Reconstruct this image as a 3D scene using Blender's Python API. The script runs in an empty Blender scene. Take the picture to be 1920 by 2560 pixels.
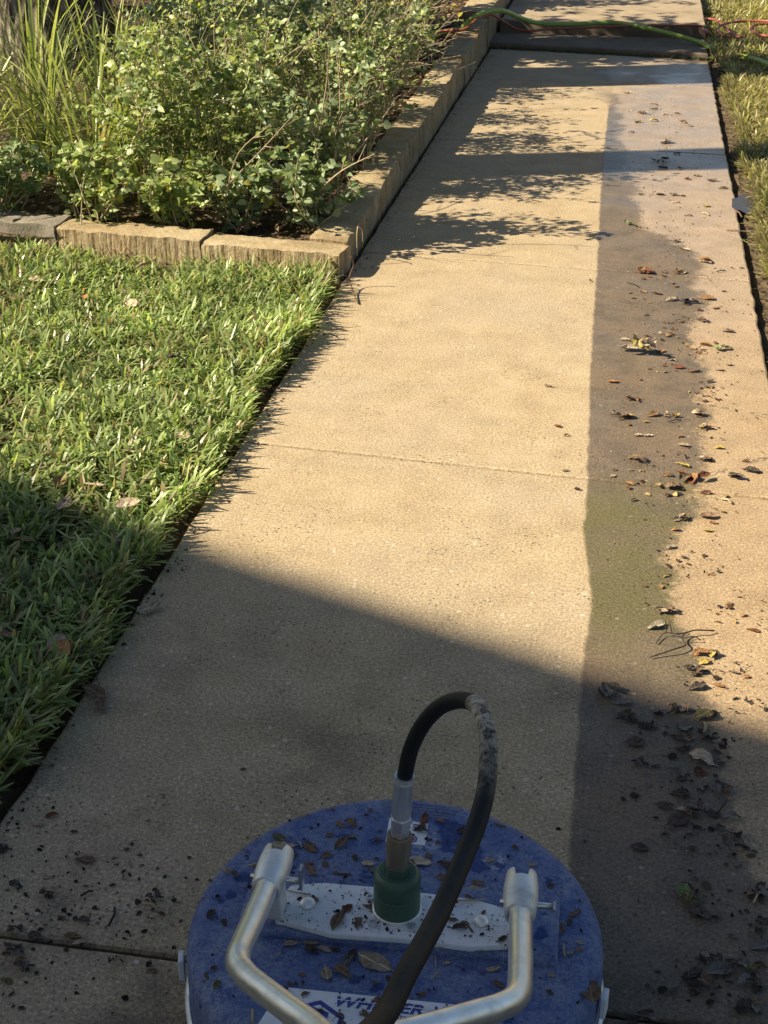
import bpy, bmesh, math, random
import numpy as np
from mathutils import Vector, Matrix, noise

R = math.radians
rnd = random.Random(7)
nrs = np.random.RandomState(11)
scene = bpy.context.scene
COL = scene.collection

# ------------------------------------------------------------------ camera
CAM_H, PITCH, YAW, FPX = 1.36, R(27.07), R(9.68), 3550.0     # FPX: focal length in pixels of the 1920x2560 photo
cam_d = bpy.data.cameras.new('camera'); cam = bpy.data.objects.new('camera', cam_d); COL.objects.link(cam)
cam_d.sensor_fit = 'VERTICAL'; cam_d.sensor_height = 36.0; cam_d.lens = 36.0 * FPX / 2560.0
cam_d.clip_start = 0.05; cam_d.clip_end = 600
fwd = Vector((-math.sin(YAW) * math.cos(PITCH), math.cos(YAW) * math.cos(PITCH), -math.sin(PITCH)))
right = Vector((math.cos(YAW), math.sin(YAW), 0)); up = right.cross(fwd)
cam.matrix_world = Matrix.Translation((0, 0, CAM_H)) @ Matrix((right, up, -fwd)).transposed().to_4x4()
scene.camera = cam

# ------------------------------------------------------------------ light
SUN_EL, SUN_DIR = R(37), R(17)            # light travels towards +X, turned 17 degrees to +Y
world = bpy.data.worlds.new('World'); scene.world = world; world.use_nodes = True
wn = world.node_tree; wn.nodes.clear()
sky = wn.nodes.new('ShaderNodeTexSky'); sky.sky_type = 'NISHITA'; sky.sun_disc = False
sky.sun_elevation = SUN_EL; sky.sun_rotation = R(253)
sky.air_density = 1.0; sky.dust_density = 1.2; sky.ozone_density = 0.6
bg = wn.nodes.new('ShaderNodeBackground'); bg.inputs[1].default_value = 0.048
wo = wn.nodes.new('ShaderNodeOutputWorld')
wn.links.new(sky.outputs[0], bg.inputs[0]); wn.links.new(bg.outputs[0], wo.inputs[0])
sun_d = bpy.data.lights.new('sun', 'SUN'); sun = bpy.data.objects.new('sun', sun_d); COL.objects.link(sun)
sun_d.energy = 5.0; sun_d.angle = R(0.53); sun_d.color = (1.0, 0.87, 0.66)
sun.location = (-8, -3, 9)
sun.rotation_euler = Vector((math.cos(SUN_DIR) * math.cos(SUN_EL), math.sin(SUN_DIR) * math.cos(SUN_EL), -math.sin(SUN_EL))).to_track_quat('-Z', 'Y').to_euler()
scene.view_settings.view_transform = 'Standard'; scene.view_settings.look = 'None'
scene.view_settings.exposure = 1.06; scene.view_settings.gamma = 1.0
scene.view_settings.use_curve_mapping = False
scene.render.engine = 'CYCLES'
scene.cycles.max_bounces = 4; scene.cycles.use_denoising = True

def spot(px, py, z=0.0):
    """the point at height z seen at a photo pixel (survey helper: ground positions were measured off the photo)"""
    d = fwd * FPX + right * (px - 960) - up * (py - 1280)
    t = (z - CAM_H) / d.z
    return Vector((0, 0, CAM_H)) + d * t
def depth(p): return (Vector(p) - Vector((0, 0, CAM_H))).dot(fwd)

# ------------------------------------------------------------------ object helpers
def tag(o, label=None, cat=None, group=None, kind=None):
    if label: o['label'] = label
    if cat: o['category'] = cat
    if group: o['group'] = group
    if kind: o['kind'] = kind
    return o
def link(name, me, parent=None, loc=None):
    o = bpy.data.objects.new(name, me); COL.objects.link(o)
    if parent: o.parent = parent
    if loc is not None: o.location = loc
    return o
def empty(name, loc=(0, 0, 0), rz=0):
    o = bpy.data.objects.new(name, None); COL.objects.link(o); o.location = loc; o.rotation_euler = (0, 0, rz)
    o.empty_display_size = 0.05
    return o

class MB:
    """collects verts / faces and makes ONE mesh"""
    def __init__(s): s.v = []; s.f = []; s.c = []
    def add(s, vs, fs, col=None):
        b = len(s.v); s.v += [tuple(p) for p in vs]; s.f += [tuple(i + b for i in q) for q in fs]
        if col is not None: s.c += [col] * len(vs)
    def box(s, c, d, rz=0.0, top=1.0):
        cx, cy, cz = c; x, y, z = d[0] / 2, d[1] / 2, d[2] / 2
        ca, sa = math.cos(rz), math.sin(rz); vs = []
        for sz, k in ((-1, 1), (1, top)):
            for sx, sy in ((-1, -1), (1, -1), (1, 1), (-1, 1)):
                a, b = sx * x * k, sy * y * k
                vs.append((cx + a * ca - b * sa, cy + a * sa + b * ca, cz + sz * z))
        s.add(vs, [(3, 2, 1, 0), (4, 5, 6, 7), (0, 1, 5, 4), (1, 2, 6, 5), (2, 3, 7, 6), (3, 0, 4, 7)])
    def tube(s, pts, r, n=8, caps=True, col=None):
        pts = [Vector(p) for p in pts]; m = len(pts)
        rs = r if isinstance(r, (list, tuple)) else [r] * m
        vs = []; t0 = (pts[1] - pts[0]).normalized()
        a = t0.orthogonal().normalized()
        for i, p in enumerate(pts):
            t = (pts[min(i + 1, m - 1)] - pts[max(i - 1, 0)])
            t = t.normalized() if t.length > 1e-9 else t0
            a = (a - t * a.dot(t)); a = a.normalized() if a.length > 1e-6 else t.orthogonal().normalized()
            b = t.cross(a)
            for k in range(n):
                w = 2 * math.pi * k / n
                vs.append(p + (a * math.cos(w) + b * math.sin(w)) * rs[i])
        fs = []
        for i in range(m - 1):
            for k in range(n):
                k2 = (k + 1) % n
                fs.append((i * n + k, i * n + k2, (i + 1) * n + k2, (i + 1) * n + k))
        if caps: fs += [tuple(range(n - 1, -1, -1)), tuple(range((m - 1) * n, m * n))]
        s.add(vs, fs, col)
    def lathe(s, prof, n=48, c=(0, 0, 0), caps=True):
        vs = []; m = len(prof)
        for r_, z in prof:
            for k in range(n):
                w = 2 * math.pi * k / n
                vs.append((c[0] + r_ * math.cos(w), c[1] + r_ * math.sin(w), c[2] + z))
        fs = []
        for i in range(m - 1):
            for k in range(n):
                k2 = (k + 1) % n
                fs.append((i * n + k, i * n + k2, (i + 1) * n + k2, (i + 1) * n + k))
        if caps: fs += [tuple(range(n - 1, -1, -1)), tuple(range((m - 1) * n, m * n))]
        s.add(vs, fs)
    def prism(s, poly, z0, z1):
        n = len(poly)
        vs = [(x, y, z0) for x, y in poly] + [(x, y, z1) for x, y in poly]
        s.add(vs, [tuple(range(n - 1, -1, -1)), tuple(range(n, 2 * n))] + [(k, (k + 1) % n, n + (k + 1) % n, n + k) for k in range(n)])
    def mesh(s, name, mat, smooth=False, bevel=0.0, seg=2):
        me = bpy.data.meshes.new(name); me.from_pydata(s.v, [], s.f)
        if bevel:
            bm = bmesh.new(); bm.from_mesh(me)
            bmesh.ops.recalc_face_normals(bm, faces=bm.faces)
            ed = [e for e in bm.edges if len(e.link_faces) == 2 and e.calc_face_angle(0) > 0.5]
            bmesh.ops.bevel(bm, geom=ed, offset=bevel, segments=seg, affect='EDGES', profile=0.5, clamp_overlap=True)
            bm.to_mesh(me); bm.free()
        if s.c and len(s.c) == len(me.vertices):
            at = me.color_attributes.new('col', 'FLOAT_COLOR', 'POINT')
            at.data.foreach_set('color', np.array([(*c, 1) for c in s.c], dtype=np.float32).ravel())
        if mat: me.materials.append(mat)
        if smooth: me.shade_smooth() if hasattr(me, 'shade_smooth') else me.polygons.foreach_set('use_smooth', [True] * len(me.polygons))
        me.update(); return me
    def build(s, name, mat, parent=None, smooth=False, bevel=0.0, seg=2, loc=None):
        return link(name, s.mesh(name, mat, smooth, bevel, seg), parent, loc)

def sharp(o, ang=35):
    """flat where edges are sharp, smooth elsewhere"""
    me = o.data; bm = bmesh.new(); bm.from_mesh(me)
    for f in bm.faces: f.smooth = True
    for e in bm.edges: e.smooth = not (len(e.link_faces) == 2 and e.calc_face_angle(0) > R(ang))
    bm.to_mesh(me); bm.free(); return o

def np_mesh(name, V, Fq, C, mat, smooth=True):
    """V (n,3) verts, Fq (m,k) faces of one size, C (n,3) colours"""
    me = bpy.data.meshes.new(name); n, (m, k) = len(V), Fq.shape
    me.vertices.add(n); me.vertices.foreach_set('co', V.astype(np.float32).ravel())
    me.loops.add(m * k); me.loops.foreach_set('vertex_index', Fq.astype(np.int32).ravel())
    me.polygons.add(m); me.polygons.foreach_set('loop_start', np.arange(0, m * k, k, dtype=np.int32))
    me.polygons.foreach_set('loop_total', np.full(m, k, dtype=np.int32))
    me.update(calc_edges=True)
    if smooth: me.polygons.foreach_set('use_smooth', np.ones(m, dtype=bool))
    if C is not None:
        at = me.color_attributes.new('col', 'FLOAT_COLOR', 'POINT')
        at.data.foreach_set('color', np.concatenate([C, np.ones((n, 1))], 1).astype(np.float32).ravel())
    me.materials.append(mat); return me

def catmull(P, k=8):
    P = [Vector(p) for p in P]; out = []
    Q = [P[0] * 2 - P[1]] + P + [P[-1] * 2 - P[-2]]
    for i in range(1, len(Q) - 2):
        a, b, c, d = Q[i - 1], Q[i], Q[i + 1], Q[i + 2]
        for j in range(k):
            t = j / k
            out.append(0.5 * ((2 * b) + (c - a) * t + (2 * a - 5 * b + 4 * c - d) * t * t + (3 * b - a - 3 * c + d) * t ** 3))
    out.append(P[-1]); return out

# ------------------------------------------------------------------ material helpers
class NT:
    def __init__(s, name):
        s.m = bpy.data.materials.new(name); s.m.use_nodes = True; s.t = s.m.node_tree; s.t.nodes.clear()
        s.out = s.n('ShaderNodeOutputMaterial'); s.p = s.n('ShaderNodeBsdfPrincipled')
        s.l(s.p.outputs[0], s.out.inputs[0])
    def n(s, k, **kw):
        o = s.t.nodes.new(k)
        for a, b in kw.items(): setattr(o, a, b)
        return o
    def l(s, a, b): s.t.links.new(a, b)
    def val(s, sock, v):
        if hasattr(v, 'is_linked') or hasattr(v, 'links'): s.l(v, sock)
        else: sock.default_value = v
    def math(s, op, a, b=0.0, c=None, clamp=False):
        o = s.n('ShaderNodeMath', operation=op, use_clamp=clamp); s.val(o.inputs[0], a); s.val(o.inputs[1], b)
        if c is not None: s.val(o.inputs[2], c)
        return o.outputs[0]
    def pos(s): 
        if not hasattr(s, '_pos'): s._pos = s.n('ShaderNodeNewGeometry').outputs['Position']
        return s._pos
    def obj(s):
        if not hasattr(s, '_obj'): s._obj = s.n('ShaderNodeTexCoord').outputs['Object']
        return s._obj
    def mapv(s, v, scale=(1, 1, 1), loc=(0, 0, 0), rot=(0, 0, 0)):
        o = s.n('ShaderNodeMapping'); s.l(v, o.inputs[0]); o.inputs[1].default_value = loc; o.inputs[2].default_value = rot; o.inputs[3].default_value = scale
        return o.outputs[0]
    def noise(s, v, scale, detail=3, rough=0.55, dist=0.0):
        o = s.n('ShaderNodeTexNoise'); s.l(v, o.inputs['Vector']); o.inputs['Scale'].default_value = scale
        o.inputs['Detail'].default_value = detail; o.inputs['Roughness'].default_value = rough; o.inputs['Distortion'].default_value = dist
        return o.outputs[0]
    def voro(s, v, scale, feature='F1', out='Distance', rand=1.0):
        o = s.n('ShaderNodeTexVoronoi', feature=feature); s.l(v, o.inputs['Vector']); o.inputs['Scale'].default_value = scale
        o.inputs['Randomness'].default_value = rand
        return o.outputs[out]
    def ss(s, x, a, b):
        o = s.n('ShaderNodeMapRange', interpolation_type='SMOOTHSTEP'); s.val(o.inputs[0], x)
        s.val(o.inputs[1], a); s.val(o.inputs[2], b); o.inputs[3].default_value = 0; o.inputs[4].default_value = 1
        return o.outputs[0]
    def lin(s, x, a, b, c, d):
        o = s.n('ShaderNodeMapRange'); s.val(o.inputs[0], x)
        for i, q in enumerate((a, b, c, d)): s.val(o.inputs[i + 1], q)
        return o.outputs[0]
    def mix(s, f, a, b, blend='MIX'):
        o = s.n('ShaderNodeMix', data_type='RGBA', blend_type=blend); s.val(o.inputs[0], f)
        for i, q in ((6, a), (7, b)):
            if isinstance(q, (tuple, list)): o.inputs[i].default_value = (*q, 1)
            else: s.l(q, o.inputs[i])
        return o.outputs[2]
    def ramp(s, f, stops):
        o = s.n('ShaderNodeValToRGB'); s.l(f, o.inputs[0]); e = o.color_ramp.elements
        while len(e) < len(stops): e.new(0.5)
        for i, (p, c) in enumerate(stops): e[i].position = p; e[i].color = (*c, 1)
        return o.outputs[0]
    def curve(s, x, pts, x0, x1, y0, y1):
        """piecewise-linear function of x given by world-space points"""
        f = s.lin(x, x0, x1, 0, 1); o = s.n('ShaderNodeFloatCurve'); s.l(f, o.inputs['Value'])
        c = o.mapping.curves[0]; q = sorted(((a - x0) / (x1 - x0), (b - y0) / (y1 - y0)) for a, b in pts)
        while len(c.points) < len(q): c.points.new(0.5, 0.5)
        for i, (a, b) in enumerate(q): c.points[i].location = (a, b); c.points[i].handle_type = 'VECTOR'
        o.mapping.update()
        return s.lin(o.outputs[0], 0, 1, y0, y1)
    def bump(s, h, strength, dist, nrm=None):
        o = s.n('ShaderNodeBump'); s.l(h, o.inputs['Height']); o.inputs['Strength'].default_value = strength; o.inputs['Distance'].default_value = dist
        if nrm: s.l(nrm, o.inputs['Normal'])
        s.l(o.outputs[0], s.p.inputs['Normal']); return o.outputs[0]
    def set(s, base=None, rough=None, metal=None, spec=None):
        for k, v in (('Base Color', base), ('Roughness', rough), ('Metallic', metal), ('Specular IOR Level', spec)):
            if v is None: continue
            if isinstance(v, (tuple, list)): s.p.inputs[k].default_value = (*v, 1)
            else: s.val(s.p.inputs[k], v)
        return s

def mat_simple(name, col, rough=0.6, metal=0.0, var=0.25, scale=40, bump=0.0, spec=0.5):
    t = NT(name); n = t.noise(t.pos(), scale, 4)
    c = t.mix(n, tuple(x * (1 - var) for x in col), tuple(min(1, x * (1 + var)) for x in col))
    t.set(c, rough, metal, spec)
    if bump: t.bump(n, 0.6, bump)
    return t.m
def mat_foliage(name, trans=0.35, rough=0.45, spec=0.4, gain=1.0, dry=None):
    t = NT(name); a = t.n('ShaderNodeAttribute', attribute_name='col')
    n = t.noise(t.pos(), 9, 2); c = t.mix(1.0, a.outputs['Color'], t.ramp(n, [(0.3, (0.75 * gain,) * 3), (0.7, (1.2 * gain,) * 3)]), 'MULTIPLY')
    t.set(c, rough, 0, spec)
    tr = t.n('ShaderNodeBsdfTranslucent'); t.l(t.mix(1.0, c, (1.25, 1.25, 0.7), 'MULTIPLY'), tr.inputs[0])
    mx = t.n('ShaderNodeMixShader'); mx.inputs[0].default_value = trans
    t.l(t.p.outputs[0], mx.inputs[1]); t.l(tr.outputs[0], mx.inputs[2]); t.l(mx.outputs[0], t.out.inputs[0])
    return t.m

# ================================================================== MATERIALS
def m_concrete():
    t = NT('path_concrete'); P = t.pos(); xyz = t.n('ShaderNodeSeparateXYZ'); t.l(P, xyz.inputs[0]); X, Y = xyz.outputs[0], xyz.outputs[1]
    n_big = t.noise(P, 1.7, 4, 0.6); n_mid = t.noise(P, 9, 5, 0.62); n_fine = t.noise(P, 190, 5, 0.8); n_grit = t.noise(P, 620, 2, 0.6)
    # the washed / wet line, measured in metres across the walk
    wob = t.lin(t.noise(P, 16, 4), 0.3, 0.7, -0.003, 0.003)
    b1 = t.curve(Y, [(0.0, -0.004), (1.6, -0.006), (2.1, -0.01), (2.33, -0.002), (2.6, -0.03), (2.82, -0.032), (3.5, -0.053), (4.5, -0.07), (5.6, -0.093), (6.4, -0.101), (7.0, -0.106), (7.4, -0.09), (9.0, -0.1)], 0, 9, -1, 1)
    d1 = t.math('SUBTRACT', t.math('ADD', X, wob), b1)
    fz = t.ss(Y, 6.9, 7.7); wet = t.ss(t.math('ADD', d1, t.math('MULTIPLY', fz, t.lin(t.noise(P, 4, 3), 0.3, 0.7, -0.2, 0.2))), t.lin(fz, 0, 1, -0.004, -0.2), t.lin(fz, 0, 1, 0.006, 0.3))
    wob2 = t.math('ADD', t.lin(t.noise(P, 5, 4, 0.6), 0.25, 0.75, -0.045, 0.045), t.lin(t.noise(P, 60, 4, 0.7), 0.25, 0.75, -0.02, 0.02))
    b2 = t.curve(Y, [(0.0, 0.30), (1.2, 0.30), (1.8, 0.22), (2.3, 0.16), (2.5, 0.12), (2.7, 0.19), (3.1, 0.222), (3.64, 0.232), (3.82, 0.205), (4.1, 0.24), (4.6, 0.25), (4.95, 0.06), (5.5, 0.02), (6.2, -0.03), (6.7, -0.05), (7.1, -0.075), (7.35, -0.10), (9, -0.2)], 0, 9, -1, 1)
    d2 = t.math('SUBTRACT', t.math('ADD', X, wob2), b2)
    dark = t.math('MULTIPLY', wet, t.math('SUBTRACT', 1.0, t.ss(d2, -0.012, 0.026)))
    # dry concrete
    dry = t.ramp(n_mid, [(0.25, (0.34, 0.26, 0.158)), (0.5, (0.425, 0.33, 0.20)), (0.75, (0.495, 0.39, 0.25))])
    dry = t.mix(t.math('MULTIPLY', t.ss(n_big, 0.3, 0.8), 0.6), dry, (0.39, 0.325, 0.24))
    dry = t.mix(t.math('MULTIPLY', t.ss(t.noise(P, 26, 6, 0.75), 0.5, 0.75), 0.4), dry, (0.27, 0.21, 0.14))
    lite = t.ramp(n_mid, [(0.25, (0.30, 0.225, 0.155)), (0.55, (0.385, 0.295, 0.21)), (0.8, (0.45, 0.345, 0.25))])
    near = t.ss(Y, 4.6, 3.2); lite = t.mix(t.math('MULTIPLY', near, 0.75), lite, t.ramp(n_mid, [(0.25, (0.32, 0.225, 0.125)), (0.55, (0.41, 0.295, 0.165)), (0.8, (0.47, 0.345, 0.20))]))
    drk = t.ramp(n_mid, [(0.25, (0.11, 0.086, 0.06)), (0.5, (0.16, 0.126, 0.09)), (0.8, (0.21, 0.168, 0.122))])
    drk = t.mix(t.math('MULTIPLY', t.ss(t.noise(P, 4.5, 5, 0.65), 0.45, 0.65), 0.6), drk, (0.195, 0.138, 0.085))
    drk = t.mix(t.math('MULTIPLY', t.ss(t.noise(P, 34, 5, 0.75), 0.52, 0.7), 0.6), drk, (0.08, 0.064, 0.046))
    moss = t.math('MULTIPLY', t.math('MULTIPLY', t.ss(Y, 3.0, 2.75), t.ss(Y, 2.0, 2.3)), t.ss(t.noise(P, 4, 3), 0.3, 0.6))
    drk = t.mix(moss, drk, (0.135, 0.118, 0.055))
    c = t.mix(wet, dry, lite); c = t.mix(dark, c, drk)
    # grime: soft dark blotches towards the near left, black algae freckles
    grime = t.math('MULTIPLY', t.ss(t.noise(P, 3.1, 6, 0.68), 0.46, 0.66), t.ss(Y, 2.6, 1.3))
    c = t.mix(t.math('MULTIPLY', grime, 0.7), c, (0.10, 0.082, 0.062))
    spk = t.ss(t.math('ADD', n_fine, t.math('MULTIPLY', n_grit, 0.35)), 0.45, 0.90)
    c = t.mix(1.0, c, t.ramp(spk, [(0.0, (0.28,) * 3), (0.3, (0.82,) * 3), (0.6, (1.0,) * 3), (1.0, (1.8, 1.77, 1.66))]), 'MULTIPLY')
    v = t.math('ADD', t.voro(P, 62), t.lin(n_grit, 0.3, 0.7, -0.1, 0.1)); pick = t.voro(P, 62, 'F1', 'Color')
    sp = t.n('ShaderNodeSeparateColor'); t.l(pick, sp.inputs[0])
    peb = t.math('MULTIPLY', t.ss(v, 0.27, 0.17), t.ss(sp.outputs[0], 0.86, 0.89))
    c = t.mix(t.math('MULTIPLY', peb, t.math('MULTIPLY', t.lin(wet, 0, 1, 0.75, 0.3), t.lin(sp.outputs[1], 0, 1, 0.3, 1.0))), c, (0.64, 0.58, 0.48))
    pits = t.math('MULTIPLY', t.ss(t.math('ADD', t.voro(P, 75), t.lin(n_grit, 0.3, 0.7, -0.08, 0.08)), 0.24, 0.12), t.ss(t.noise(P, 5.3, 4), 0.44, 0.62))
    c = t.mix(t.math('MULTIPLY', pits, 0.8), c, (0.05, 0.042, 0.034))
    # hairline crack wandering across
    cr = t.voro(t.n('ShaderNodeVectorMath', operation='ADD').outputs[0] if False else P, 1.15, 'DISTANCE_TO_EDGE')
    wv = t.math('ADD', cr, t.lin(t.noise(P, 22, 4), 0.3, 0.7, -0.012, 0.012))
    crack = t.math('MULTIPLY', t.ss(t.math('ABSOLUTE', wv), 0.0022, 0.0006), t.math('MULTIPLY', t.ss(X, 0.12, 0.25), t.math('MULTIPLY', t.ss(Y, 2.5, 2.8), t.ss(Y, 3.6, 3.3))))
    c = t.mix(t.math('MULTIPLY', crack, 0.7), c, (0.06, 0.05, 0.04))
    nz = t.n('ShaderNodeSeparateXYZ'); t.l(t.n('ShaderNodeNewGeometry').outputs['True Normal'], nz.inputs[0])
    c = t.mix(t.math('MULTIPLY', t.ss(nz.outputs[2], 0.6, 0.3), t.lin(n_mid, 0.35, 0.6, 0.15, 0.6)), c, (0.10, 0.075, 0.05))      # soil clings to the buried slab sides
    far = t.ss(Y, 4.4, 6.2)
    puddle = t.ss(t.noise(P, 3.3, 4, 0.55), 0.42, 0.62)
    wr = t.lin(puddle, 0, 1, 0.58, 0.4); wr = t.math('SUBTRACT', wr, t.math('MULTIPLY', far, 0.27))
    rough = t.lin(wet, 0, 1, 0.85, wr)
    t.set(c, rough, 0, t.lin(wet, 0, 1, 0.3, t.lin(far, 0, 1, 0.3, 0.6)))
    h = t.math('ADD', t.math('MULTIPLY', t.noise(P, 330, 3, 0.7), 0.7), t.math('MULTIPLY', n_grit, 0.5))
    h = t.math('MULTIPLY', h, t.lin(wet, 0, 1, 1.0, 0.35))
    h = t.math('SUBTRACT', h, t.math('MULTIPLY', t.math('ADD', crack, pits), 0.6))
    t.bump(h, 0.35, 0.001)
    return t.m

def m_upper_concrete():
    t = NT('upper_concrete'); P = t.pos(); n = t.noise(P, 6, 5, 0.65); f = t.noise(P, 90, 3, 0.7)
    c = t.ramp(n, [(0.25, (0.22, 0.17, 0.11)), (0.55, (0.36, 0.285, 0.19)), (0.8, (0.43, 0.35, 0.24))])
    c = t.mix(t.ss(f, 0.62, 0.75), c, (0.12, 0.09, 0.06)); t.set(c, 0.85, 0, 0.25); t.bump(f, 0.5, 0.004); return t.m

def m_stone():
    t = NT('limestone'); P = t.pos(); O = t.obj(); n = t.noise(P, 7, 5, 0.65)
    st = t.noise(t.mapv(P, (60, 60, 3)), 1.0, 4, 0.65)
    c = t.ramp(n, [(0.25, (0.27, 0.20, 0.11)), (0.5, (0.40, 0.315, 0.185)), (0.72, (0.50, 0.42, 0.275))])
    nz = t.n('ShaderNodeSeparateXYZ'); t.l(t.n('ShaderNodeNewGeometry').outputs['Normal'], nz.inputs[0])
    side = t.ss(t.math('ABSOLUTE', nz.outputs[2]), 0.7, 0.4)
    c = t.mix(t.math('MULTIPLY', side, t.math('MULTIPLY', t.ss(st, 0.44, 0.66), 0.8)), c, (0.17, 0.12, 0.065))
    rust = t.ss(t.noise(P, 3.4, 3), 0.55, 0.68); c = t.mix(t.math('MULTIPLY', rust, 0.5), c, (0.40, 0.21, 0.07))
    f = t.noise(P, 70, 4, 0.7); c = t.mix(1.0, c, t.ramp(f, [(0.3, (0.75,) * 3), (0.7, (1.15,) * 3)]), 'MULTIPLY')
    t.set(c, 0.9, 0, 0.2); t.bump(t.math('ADD', t.math('MULTIPLY', st, t.math('ADD', side, 0.15)), t.math('MULTIPLY', f, 0.5)), 0.9, 0.008); return t.m
def m_stone_grey():
    t = NT('grey_limestone'); P = t.pos(); n = t.noise(P, 12, 5, 0.65); f = t.noise(P, 90, 3)
    c = t.ramp(n, [(0.25, (0.17, 0.15, 0.12)), (0.6, (0.27, 0.24, 0.19)), (0.8, (0.33, 0.29, 0.23))]); t.set(c, 0.9, 0, 0.2); t.bump(t.math('ADD', n, f), 0.6, 0.004); return t.m
def m_soil():
    t = NT('soil'); P = t.pos(); n = t.noise(P, 18, 6, 0.7); v = t.voro(P, 45)
    c = t.ramp(n, [(0.25, (0.05, 0.035, 0.022)), (0.55, (0.11, 0.08, 0.05)), (0.8, (0.19, 0.14, 0.09))])
    t.set(c, 0.95, 0, 0.15); t.bump(t.math('ADD', n, v), 1.0, 0.02); return t.m
def m_ground():
    t = NT('far_ground'); P = t.pos(); n = t.noise(P, 3, 6, 0.7)
    c = t.ramp(n, [(0.3, (0.06, 0.05, 0.028)), (0.5, (0.075, 0.085, 0.03)), (0.75, (0.12, 0.13, 0.045))]); t.set(c, 0.95, 0, 0.2); t.bump(n, 1.0, 0.04); return t.m
def m_bark():
    t = NT('oak_bark'); P = t.pos(); O = t.mapv(P, (26, 26, 5)); v = t.voro(O, 1.0, 'DISTANCE_TO_EDGE'); n = t.noise(P, 30, 5, 0.7)
    c = t.ramp(t.math('ADD', v, t.lin(n, 0, 1, -0.15, 0.15)), [(0.0, (0.045, 0.035, 0.027)), (0.2, (0.22, 0.19, 0.155)), (0.5, (0.44, 0.40, 0.34))])
    t.set(c, 0.9, 0, 0.2); t.bump(t.math('ADD', v, t.math('MULTIPLY', n, 0.5)), 1.0, 0.02); return t.m
def m_deck():
    t = NT('blue_deck'); P = t.pos(); big = t.noise(P, 9, 5, 0.65); mid = t.noise(P, 42, 5, 0.7); fine = t.noise(P, 190, 4, 0.75)
    c = t.ramp(mid, [(0.3, (0.04, 0.075, 0.225)), (0.55, (0.058, 0.10, 0.27)), (0.75, (0.078, 0.125, 0.305))])
    dust = t.math('MULTIPLY', t.ss(t.math('ADD', fine, t.math('MULTIPLY', mid, 0.6)), 0.62, 1.02), t.lin(big, 0.32, 0.62, 0.15, 1.0))
    c = t.mix(t.math('MULTIPLY', dust, 0.7), c, (0.32, 0.345, 0.38))
    scuff = t.ss(t.noise(t.mapv(P, (1, 1, 1), rot=(0, 0, 0.5)), 6.5, 3, 0.5, 0.6), 0.62, 0.72)
    c = t.mix(t.math('MULTIPLY', scuff, t.ss(fine, 0.42, 0.62)), c, (0.46, 0.48, 0.54))
    scr = t.ss(t.noise(t.mapv(P, (14, 420, 1), rot=(0, 0, 0.4)), 1, 2), 0.68, 0.74); scr2 = t.ss(t.noise(t.mapv(P, (420, 18, 1), rot=(0, 0, 0.25)), 1, 2), 0.69, 0.75)
    c = t.mix(t.math('MULTIPLY', t.math('MAXIMUM', scr, scr2), 0.75), c, (0.34, 0.37, 0.43))
    c = t.mix(t.math('MULTIPLY', t.ss(t.noise(P, 330, 4, 0.75), 0.5, 0.66), t.lin(big, 0.3, 0.65, 0.25, 0.8)), c, (0.26, 0.29, 0.36))
    v = t.voro(P, 34); pk = t.n('ShaderNodeSeparateColor'); t.l(t.voro(P, 34, 'F1', 'Color'), pk.inputs[0])
    drop = t.math('MULTIPLY', t.ss(t.math('ADD', v, t.lin(mid, 0.3, 0.7, -0.2, 0.2)), 0.36, 0.24), t.ss(pk.outputs[0], 0.82, 0.85))
    wetp = t.ss(t.noise(P, 11, 4, 0.55), 0.585, 0.63)
    drop = t.math('MAXIMUM', drop, wetp)
    c = t.mix(t.math('MULTIPLY', drop, 0.88), c, (0.016, 0.036, 0.15))
    dirt = t.ss(t.noise(P, 75, 5, 0.8), 0.66, 0.72); c = t.mix(t.math('MULTIPLY', dirt, 0.85), c, (0.035, 0.028, 0.022))
    t.set(c, t.lin(drop, 0, 1, 0.62, 0.2), 0, 0.4); t.bump(t.math('ADD', fine, mid), 0.35, 0.0015); return t.m
def m_white_plate():
    t = NT('white_plate_paint'); P = t.pos(); n = t.noise(P, 25, 5, 0.65); f = t.noise(P, 150, 4, 0.8)
    c = t.ramp(n, [(0.3, (0.62, 0.645, 0.67)), (0.6, (0.78, 0.795, 0.81)), (0.8, (0.84, 0.85, 0.86))])
    c = t.mix(t.math('MULTIPLY', t.ss(f, 0.585, 0.64), t.ss(t.noise(P, 18, 2), 0.38, 0.55)), c, (0.09, 0.07, 0.05))
    t.set(c, 0.5, 0, 0.4); t.bump(f, 0.3, 0.001); return t.m
def m_metal(name, col, rough, grime=0.3):
    t = NT(name); P = t.pos(); n = t.noise(P, 22, 5, 0.65); f = t.noise(P, 160, 3, 0.7)
    c = t.mix(t.math('MULTIPLY', t.ss(n, 0.45, 0.75), grime), col, (0.28, 0.26, 0.22))
    sp = t.ss(f, 0.70, 0.73); c = t.mix(t.math('MULTIPLY', sp, 0.85), c, (0.06, 0.05, 0.04))
    t.set(c, t.lin(n, 0.3, 0.7, rough * 0.75, rough * 1.35), t.lin(sp, 0, 1, 0.9, 0.0), 0.5); t.bump(f, 0.08, 0.001); return t.m
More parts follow.
